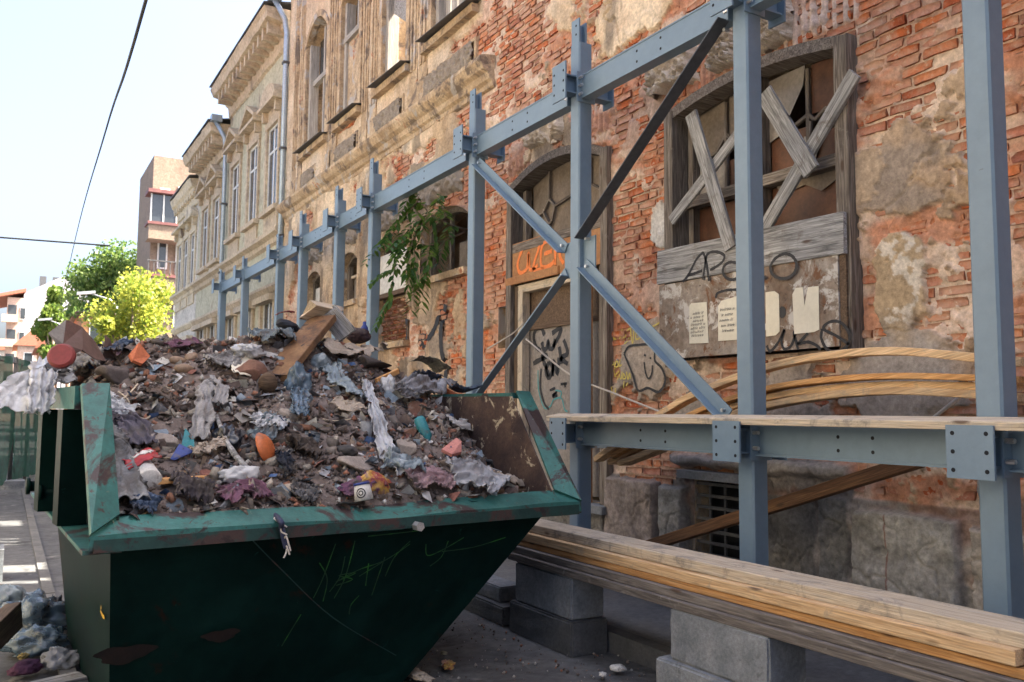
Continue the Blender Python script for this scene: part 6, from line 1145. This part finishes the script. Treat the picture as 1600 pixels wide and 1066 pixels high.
blob('plastic_bag', 374, 745, 34, 18, 17, B_white, 'white plastic bag left of centre near the rim', 'plastic bag', .35, .6, (0, 0, .2)); rag('rag', [(268, 765), (300, 770), (330, 775)], .16, fab('dark_mauve_cloth', (.07, .05, .075)), 'dark mauve cloth along the front rim', 'rag', .04, .06); rag('rag', [(348, 782), (372, 768), (398, 765), (412, 782)], .12, F_mag, 'magenta cloth at the front rim under the white bag', 'rag', .03, .05)
sheet('card', [([at(313, 780, .05), at(328, 772, .07), at(340, 785, .05), at(322, 790, .04)], 0)], [P_wh], 'small white card square at the front rim', 'card'); rag('rag', [(205, 790), (225, 788), (245, 795)], .10, F_blue, 'bright blue rag in the front left corner of the skip', 'rag', .03, .04)
pp = empty('clay_pot', at(447, 772), 'small grey brown clay pot lying at the front rim', 'pot', 'rubbish on the heap'); c = at(447, 772)+Vector((0, 0, .01)); MB().tube([c-SU*.06, c+SU*.05, c+SU*.055, c+SU*.075], [.035, .05, .038, .022], 14).build('body', P_card, pp, True); rag('rag', [(455, 765), (475, 772), (492, 782)], .10, fab('striped_grey_cloth', (.2, .2, .22)), 'grey cloth right of the clay pot', 'rag', .03, .04)
cu = empty('paper_cup', at(516, 770), 'white paper cup with blue rim and round dark emblem on the front rim', 'cup', 'rubbish on the heap'); c = sk(1.36, .09, 1.125); q = Vector((-.12, .18, .97)).normalized(); MB().tube([c, c+q*.085], [.052, .042], 24).build('body', P_wh, cu, True); MB().tube([c+q*.083, c+q*.096], [.0445, .043], 24).build('rim', P_dkb, cu, True)
cd = (Vector((0, 0, CAM_Z))-c); cd = (cd-q*cd.dot(q)).normalized(); cx = cd.cross(q); m = MB()
def onc(ang, h, off=.0008): return c+q*h+(cd*math.cos(ang)+cx*math.sin(ang))*(.052-.01*h/.085+off)
def ring(r0, r1, n=20): m = MB(); vs = [onc(.25+rr*math.cos(k/n*6.283)/.048, .040+rr*math.sin(k/n*6.283)) for k in range(n) for rr in (r0, r1)]; return m.add(vs, [(2*k, 2*k+1, (2*k+3) % (2*n), (2*k+2) % (2*n)) for k in range(n)])
ring(.020, .027).build('emblem', m_black, cu); ring(.008, .014).build('emblem', m_black, cu)
rag('wrapper', [(535, 775), (552, 765), (575, 752)], .08, F_purp, 'purple and white sweet wrapper right of the cup', 'wrapper', .03, .03, nL=18, nW=8); m_chip = proc('printed_foil_bag', [(.38, .30, .28), (.25, .03, .05), (.45, .28, .06), (.10, .03, .12)], 14, .35, .1, fine=.1, spots=[((.5, .48, .46), 16, .6, .03)])
blob('snack_bag', 583, 762, 28, 12, 22, m_chip, 'open printed snack bag at the front rim', 'snack bag', .25, .7, (.1, .15, .1)); rag('plastic_bag', [(640, 758), (665, 750), (690, 752), (706, 760)], .13, F_pink, 'crumpled pink plastic bag at the front rim', 'plastic bag', .04, .05); 
rag('plastic_bag', [(700, 745), (730, 745), (760, 755), (778, 768)], .24, B_clear, 'large clear plastic bag spread over the front rim at right', 'plastic bag', .05, .06, (.7, 1.0)); blob('plastic_bag', 722, 752, 22, 14, 14, B_clear, 'puffed part of clear bag beside the pink one', 'plastic bag', .35, .6)
rag('plastic_bag', [(600, 722), (630, 728), (662, 735)], .16, B_lb, 'light blue plastic film in front of the concrete lump', 'plastic bag', .04, .06); rag('leather', [(748, 738), (780, 750), (822, 758)], .10, P_card, 'tan leather strip at the front right corner', 'leather', .03, .03, fl=1); ob = plank('wood_strip', [at(772, 768, .03), at(836, 766, .03)], (0, 1, 0), .05, .02, m_wdark); tag(ob, 'dark thin wood strip at the front right rim', 'wood', 'rubbish on the heap'); rock('stone', 842, 760, 20, 14, 9, K_stone, 'pale stone in the front right corner of the skip')
rag('rag', [(430, 655), (415, 680), (400, 690)], .12, F_ltblue, 'pale blue cloth right of the black bag', 'rag', .03, .05); rag('rag', [(445, 690), (470, 700), (490, 715)], .14, fab('brown_cloth', (.12, .08, .06)), 'brown torn cloth right of the orange ball', 'rag', .03, .06); rag('rag', [(440, 712), (445, 730), (455, 745)], .07, F_dblue, 'dark cloth curl below the brown torn cloth', 'rag', .03, .04)
rag('card_sheet', [(520, 630), (540, 640), (560, 636)], .10, P_card, 'small brown card in the middle of the heap', 'card', .03, .02, fl=1); rock('slab', 450, 650, 20, 16, 8, K_stone, 'tilted stone slab below the blue bag', 'slab', (.7, .1, .2)); rag('card_sheet', [(235, 615), (255, 625), (270, 622)], .11, fab('brown_card', (.2, .12, .08)), 'brown card with torn edge in the left heap', 'card', .04, .03, fl=1)
rag('plastic_bag', [(395, 665), (420, 660), (445, 672)], .10, B_white, 'small white film scrap in the middle of the heap', 'plastic bag', .03, .03); sheet('metal_offcut', [([at(365, 650, .03), at(380, 640, .05), at(398, 655, .04), at(378, 662, .03)], 0)], [m_sheetg], 'grey metal offcut left of centre', 'metal sheet'); rag('rag', [(700, 660), (720, 668), (742, 660)], .1, P_wh, 'torn white scrap right below the hollow brick', 'rag', .03, .04, nL=16, nW=8)
for k, (pts, lab) in enumerate((([(185, 612), (200, 625), (208, 645), (225, 655), (235, 650)], 'pale dry root trailing across the left heap'), ([(215, 600), (205, 612), (190, 625)], 'short dry root above the trailing one'), ([(240, 655), (246, 640), (252, 632)], 'dry twig sticking up in the left heap'), ([(505, 655), (525, 658), (548, 655)], 'thin pale twig in the middle heap'))):
    tag(MB().tube(catmull([at(x, y, .02) for x, y in pts], 6), .005, 5).build('root', m_pineg), lab, 'root', 'roots in the heap')
# loose pebbles, crumbs and paper flakes
r = np.random.RandomState(5); octv = np.array([(1, 0, 0), (-1, 0, 0), (0, 1, 0), (0, -1, 0), (0, 0, 1), (0, 0, -1)], float); octf = np.array([(0, 2, 4), (2, 1, 4), (1, 3, 4), (3, 0, 4), (2, 0, 5), (1, 2, 5), (3, 1, 5), (0, 3, 5)])
N = 9000; pa = r.uniform(.16, SW-.2, N); pb = r.uniform(.10, 2.3, N)**1.0; pz = heap_z(pa, pb)+heap_n(pa, pb)*smoothstep(.08, .3, pb); ps = .005+.022*r.rand(N)**3.2
pal = np.array([(.14, .11, .10), (.20, .16, .14), (.09, .075, .07), (.30, .26, .23), (.26, .12, .08), (.40, .38, .36), (.17, .13, .11), (.11, .09, .085)]); pc = pal[r.randint(0, len(pal), N)]*r.uniform(.7, 1.2, (N, 1))
cen = np.stack([SL.x+SU.x*pa+SV.x*pb, SL.y+SU.y*pa+SV.y*pb, pz+ps*.3], -1)
vv = (octv[None]*r.uniform(.5, 1.2, (N, 6, 1))+r.uniform(-.25, .25, (N, 6, 3)))*ps[:, None, None]+cen[:, None]; ff = octf[None]+(np.arange(N)*6)[:, None, None]
tag(link(bpy.data.objects.new('loose_rubble', mesh_np('loose_rubble', vv.reshape(-1, 3), ff.reshape(-1, 3), m_soil, False, np.repeat(pc, 6, 0)))), 'loose pebbles and crumbs strewn over the heap', 'rubble', kind='stuff')
N = 1100; pa = r.uniform(.16, SW-.25, N); pb = r.uniform(.12, 2.0, N); pz = heap_z(pa, pb)+heap_n(pa, pb)*smoothstep(.08, .3, pb)+.008; ps = .012+.05*r.rand(N)**2; pal2 = np.array([(.42, .42, .42), (.30, .31, .33), (.36, .30, .24), (.16, .12, .10), (.20, .25, .30), (.10, .10, .11), (.45, .44, .40), (.08, .06, .055), (.22, .10, .08), (.06, .10, .2), (.13, .10, .09), (.10, .08, .07)]); pc = pal2[r.randint(0, len(pal2), N)]
cen = np.stack([SL.x+SU.x*pa+SV.x*pb, SL.y+SU.y*pa+SV.y*pb, pz], -1); e1 = r.randn(N, 3)*np.array([1, 1, .6]); e1 /= np.linalg.norm(e1, axis=1)[:, None]; e2 = np.cross(e1, r.randn(N, 3)); e2 /= np.linalg.norm(e2, axis=1)[:, None]; e3 = np.cross(e1, e2)
cr = [cen-e1*ps[:, None]*r.uniform(.6, 1.2, (N, 1))-e2*ps[:, None]*r.uniform(.3, .9, (N, 1)), cen+e1*ps[:, None]-e2*ps[:, None]*r.uniform(.3, .9, (N, 1)), cen+e1*ps[:, None]*r.uniform(.6, 1.3, (N, 1))+e2*ps[:, None]*.6, cen-e1*ps[:, None]+e2*ps[:, None]*r.uniform(.3, .9, (N, 1)), cen+e3*ps[:, None]*r.uniform(-.5, .5, (N, 1))]
vv = np.stack(cr, 1); ff = np.array([(0, 1, 4), (1, 2, 4), (2, 3, 4), (3, 0, 4)])[None]+(np.arange(N)*5)[:, None, None]
tag(link(bpy.data.objects.new('scattered_scraps', mesh_np('scattered_scraps', vv.reshape(-1, 3), ff.reshape(-1, 3), m_soil, False, np.repeat(pc, 5, 0)))), 'small torn scraps of paper, film and cloth over the heap', 'scraps', kind='stuff')
def chunks(name, N, dims, seed, palette, label, amax=SW-.2, bmax=2.1):
    r = np.random.RandomState(seed); pa = r.uniform(.16, amax, N); pb = r.uniform(.12, bmax, N); pz = heap_z(pa, pb)+heap_n(pa, pb)*smoothstep(.08, .3, pb); cen = np.stack([SL.x+SU.x*pa+SV.x*pb, SL.y+SU.y*pa+SV.y*pb, pz+.004], -1)
    e1 = r.randn(N, 3)*np.array([1, 1, .45]); e1 /= np.linalg.norm(e1, axis=1)[:, None]; e2 = np.cross(e1, r.randn(N, 3)); e2 /= np.linalg.norm(e2, axis=1)[:, None]; e3 = np.cross(e1, e2); k = .5+1.1*r.rand(N, 1)**2
    cs = [cen+e1*sx*dims[0]*k*r.uniform(.7, 1.1, (N, 1))+e2*sy*dims[1]*k*r.uniform(.5, 1.1, (N, 1))+e3*sz*dims[2]*k*r.uniform(.7, 1.1, (N, 1)) for (sx, sy, sz) in ((-1, -1, -1), (1, -1, -1), (1, 1, -1), (-1, 1, -1), (-1, -1, 1), (1, -1, 1), (1, 1, 1), (-1, 1, 1))]
    ff = np.array([(3, 2, 1, 0), (4, 5, 6, 7), (0, 1, 5, 4), (1, 2, 6, 5), (2, 3, 7, 6), (3, 0, 4, 7)])[None]+(np.arange(N)*8)[:, None, None]; pc = np.array(palette)[r.randint(0, len(palette), N)]*r.uniform(.6, 1.15, (N, 1))
    tag(link(bpy.data.objects.new(name, mesh_np(name, np.stack(cs, 1).reshape(-1, 3), ff.reshape(-1, 4), m_soil, False, np.repeat(pc, 8, 0)))), label, 'rubble', kind='stuff')
chunks('broken_masonry', 520, (.03, .022, .011), 21, [(.15, .12, .10), (.24, .12, .08), (.30, .27, .23), (.20, .17, .15), (.11, .09, .08), (.34, .30, .25)], 'broken brick and plaster bits over the heap')
chunks('splinters', 260, (.05, .004, .003), 22, [(.26, .18, .10), (.14, .10, .07), (.34, .28, .2), (.08, .07, .065)], 'wood splinters and twigs over the heap')
chunks('torn_film', 200, (.045, .03, .0008), 23, [(.34, .35, .37), (.22, .26, .30), (.12, .12, .13), (.40, .39, .36), (.16, .13, .11)], 'torn bits of plastic film over the heap')
# rope tied on the front rim
rp = empty('tied_rope', sk(.86, 0, 1.0), 'frayed blue and white rope knotted round the front rim', 'rope'); q = [onZ(378, 760, 1.12), sk(.855, .03, 1.075), sk(.86, -.02, 1.03), sk(.872, -.03, .97), sk(.885, -.03, .93)]
MB().tube(catmull(q, 5), .014, 8).build('cord', fab('blue_rope', (.03, .05, .16)), rp, True)
for k in range(5): p = q[1+min(k, 3)]; MB().tube(catmull([p, p+Vector((random.uniform(-.04, .04), -.03, random.uniform(-.02, .02))), p+Vector((random.uniform(-.06, .06), -.035, random.uniform(-.06, -.02)))], 4), .004, 5).build('frayed_strand', m_rope, rp)

# ------------------------------------------------------------------ litter on the ground
def g(px, py, z=.0): return onZ(px, py, z)
def gblob(name, px, py, rx, ry, rz, mat, label, cat, crumple=.35, fs=.5):
    seedc[0] += 1; p = g(px, py, .03); sc = pix(p)[2]/FPX; v = ICOV.copy(); n = noise3(v+seedc[0], fs, seedc[0]); n2 = np.abs(noise3(v+2*seedc[0], fs*.6, seedc[0]+9)); n3 = np.abs(noise3(v+seedc[0]*3, fs*.28, seedc[0]+19)); v = v*(1+crumple*(n*2.2-n2*2.4-n3*1.6+.5))[:, None]*np.array([rx*sc, ry*sc, rz*sc]); v[:, 2] = np.maximum(v[:, 2], -rz*sc*.4)
    return item(name, mesh_np(name, v, ICOF, mat, True), p+Vector((0, 0, rz*sc*.35)), (0, 0, random.uniform(0, 6)), label, cat, 'litter on the ground')
gblob('rubbish_bag', 40, 985, 60, 50, 38, B_blue, 'large crumpled blue plastic sheet at the bottom left', 'plastic sheet'); gblob('rubbish_bag', 5, 965, 38, 30, 34, B_lb, 'pale blue plastic bag at the left edge', 'plastic bag'); gblob('rubbish_bag', 60, 1015, 46, 34, 26, B_blue, 'long blue film roll beside the skip', 'plastic sheet'); gblob('rubbish_bag', 92, 1040, 28, 26, 18, B_clear, 'clear shiny plastic bag next to the skip corner', 'plastic bag'); gblob('rubbish_bag', 82, 970, 20, 18, 26, B_dk, 'dark plastic bag against the skip side', 'plastic bag'); gblob('red_cloth', 40, 1050, 26, 16, 14, F_purp, 'dark red plastic sheet in the corner litter', 'plastic sheet', .2); gblob('yellow_scrap', 36, 1028, 10, 8, 5, fab('yellow_wrapper', (.5, .35, .03)), 'small yellow wrapper in the corner litter', 'wrapper')
ob = plank('board', [g(-70, 1050, .3), g(22, 962, .3)], (1, 0, 0.1), .09, .16, m_wdark); tag(ob, 'dark board edge at the far left bottom', 'board'); ob = plank('board', [g(10, 1085, .08), g(128, 1058, .08)], (0, 1, 0), .14, .04, m_wgrey, rough_end=.01); tag(ob, 'grey board end on the ground at the bottom left', 'board')
gblob('paper_cup', 966, 1047, 13, 9, 7, P_wh, 'crushed white cup on the road by the kerb', 'cup', .15, .8); gblob('paper_scrap', 942, 1055, 9, 6, 3, P_wh, 'white paper scrap next to the crushed cup', 'paper', .3); gblob('wrapper', 700, 1040, 24, 10, 4, m_chip, 'shiny wrapper with yellow edge on the road', 'wrapper', .3); gblob('card', 650, 1056, 40, 14, 6, P_card, 'torn brown card in front of the skip', 'card', .3); gblob('rag', 590, 1060, 22, 14, 7, F_dblue, 'dark rag in front of the skip', 'rag'); gblob('rag', 510, 1058, 28, 12, 8, F_blue, 'blue rag at the foot of the skip', 'rag'); gblob('card', 693, 1022, 6, 5, 3, F_yel, 'tiny yellow scrap beside the skip', 'scrap', .3)
N = 3200; gx_ = r.uniform(.2, 3.6, N); gy_ = r.uniform(3.6, 7.5, N); keepm = (r.rand(N) < np.clip(1.2-np.abs(gx_-2.6)*.5, .15, 1)); gx_ = gx_[keepm]; gy_ = gy_[keepm]; N = len(gx_); ps = .003+.014*r.rand(N)**4; pc = pal[r.randint(0, len(pal), N)]*r.uniform(.7, 1.2, (N, 1))
vv = (octv[None]*r.uniform(.5, 1.2, (N, 6, 1)))*ps[:, None, None]+np.stack([gx_, gy_, ps*.3+.004], -1)[:, None]; ff = octf[None]+(np.arange(N)*6)[:, None, None]
tag(link(bpy.data.objects.new('road_grit', mesh_np('road_grit', vv.reshape(-1, 3), ff.reshape(-1, 3), m_soil, False, np.repeat(pc, 6, 0)))), 'grit and crumbs scattered on the road', 'grit', kind='stuff')
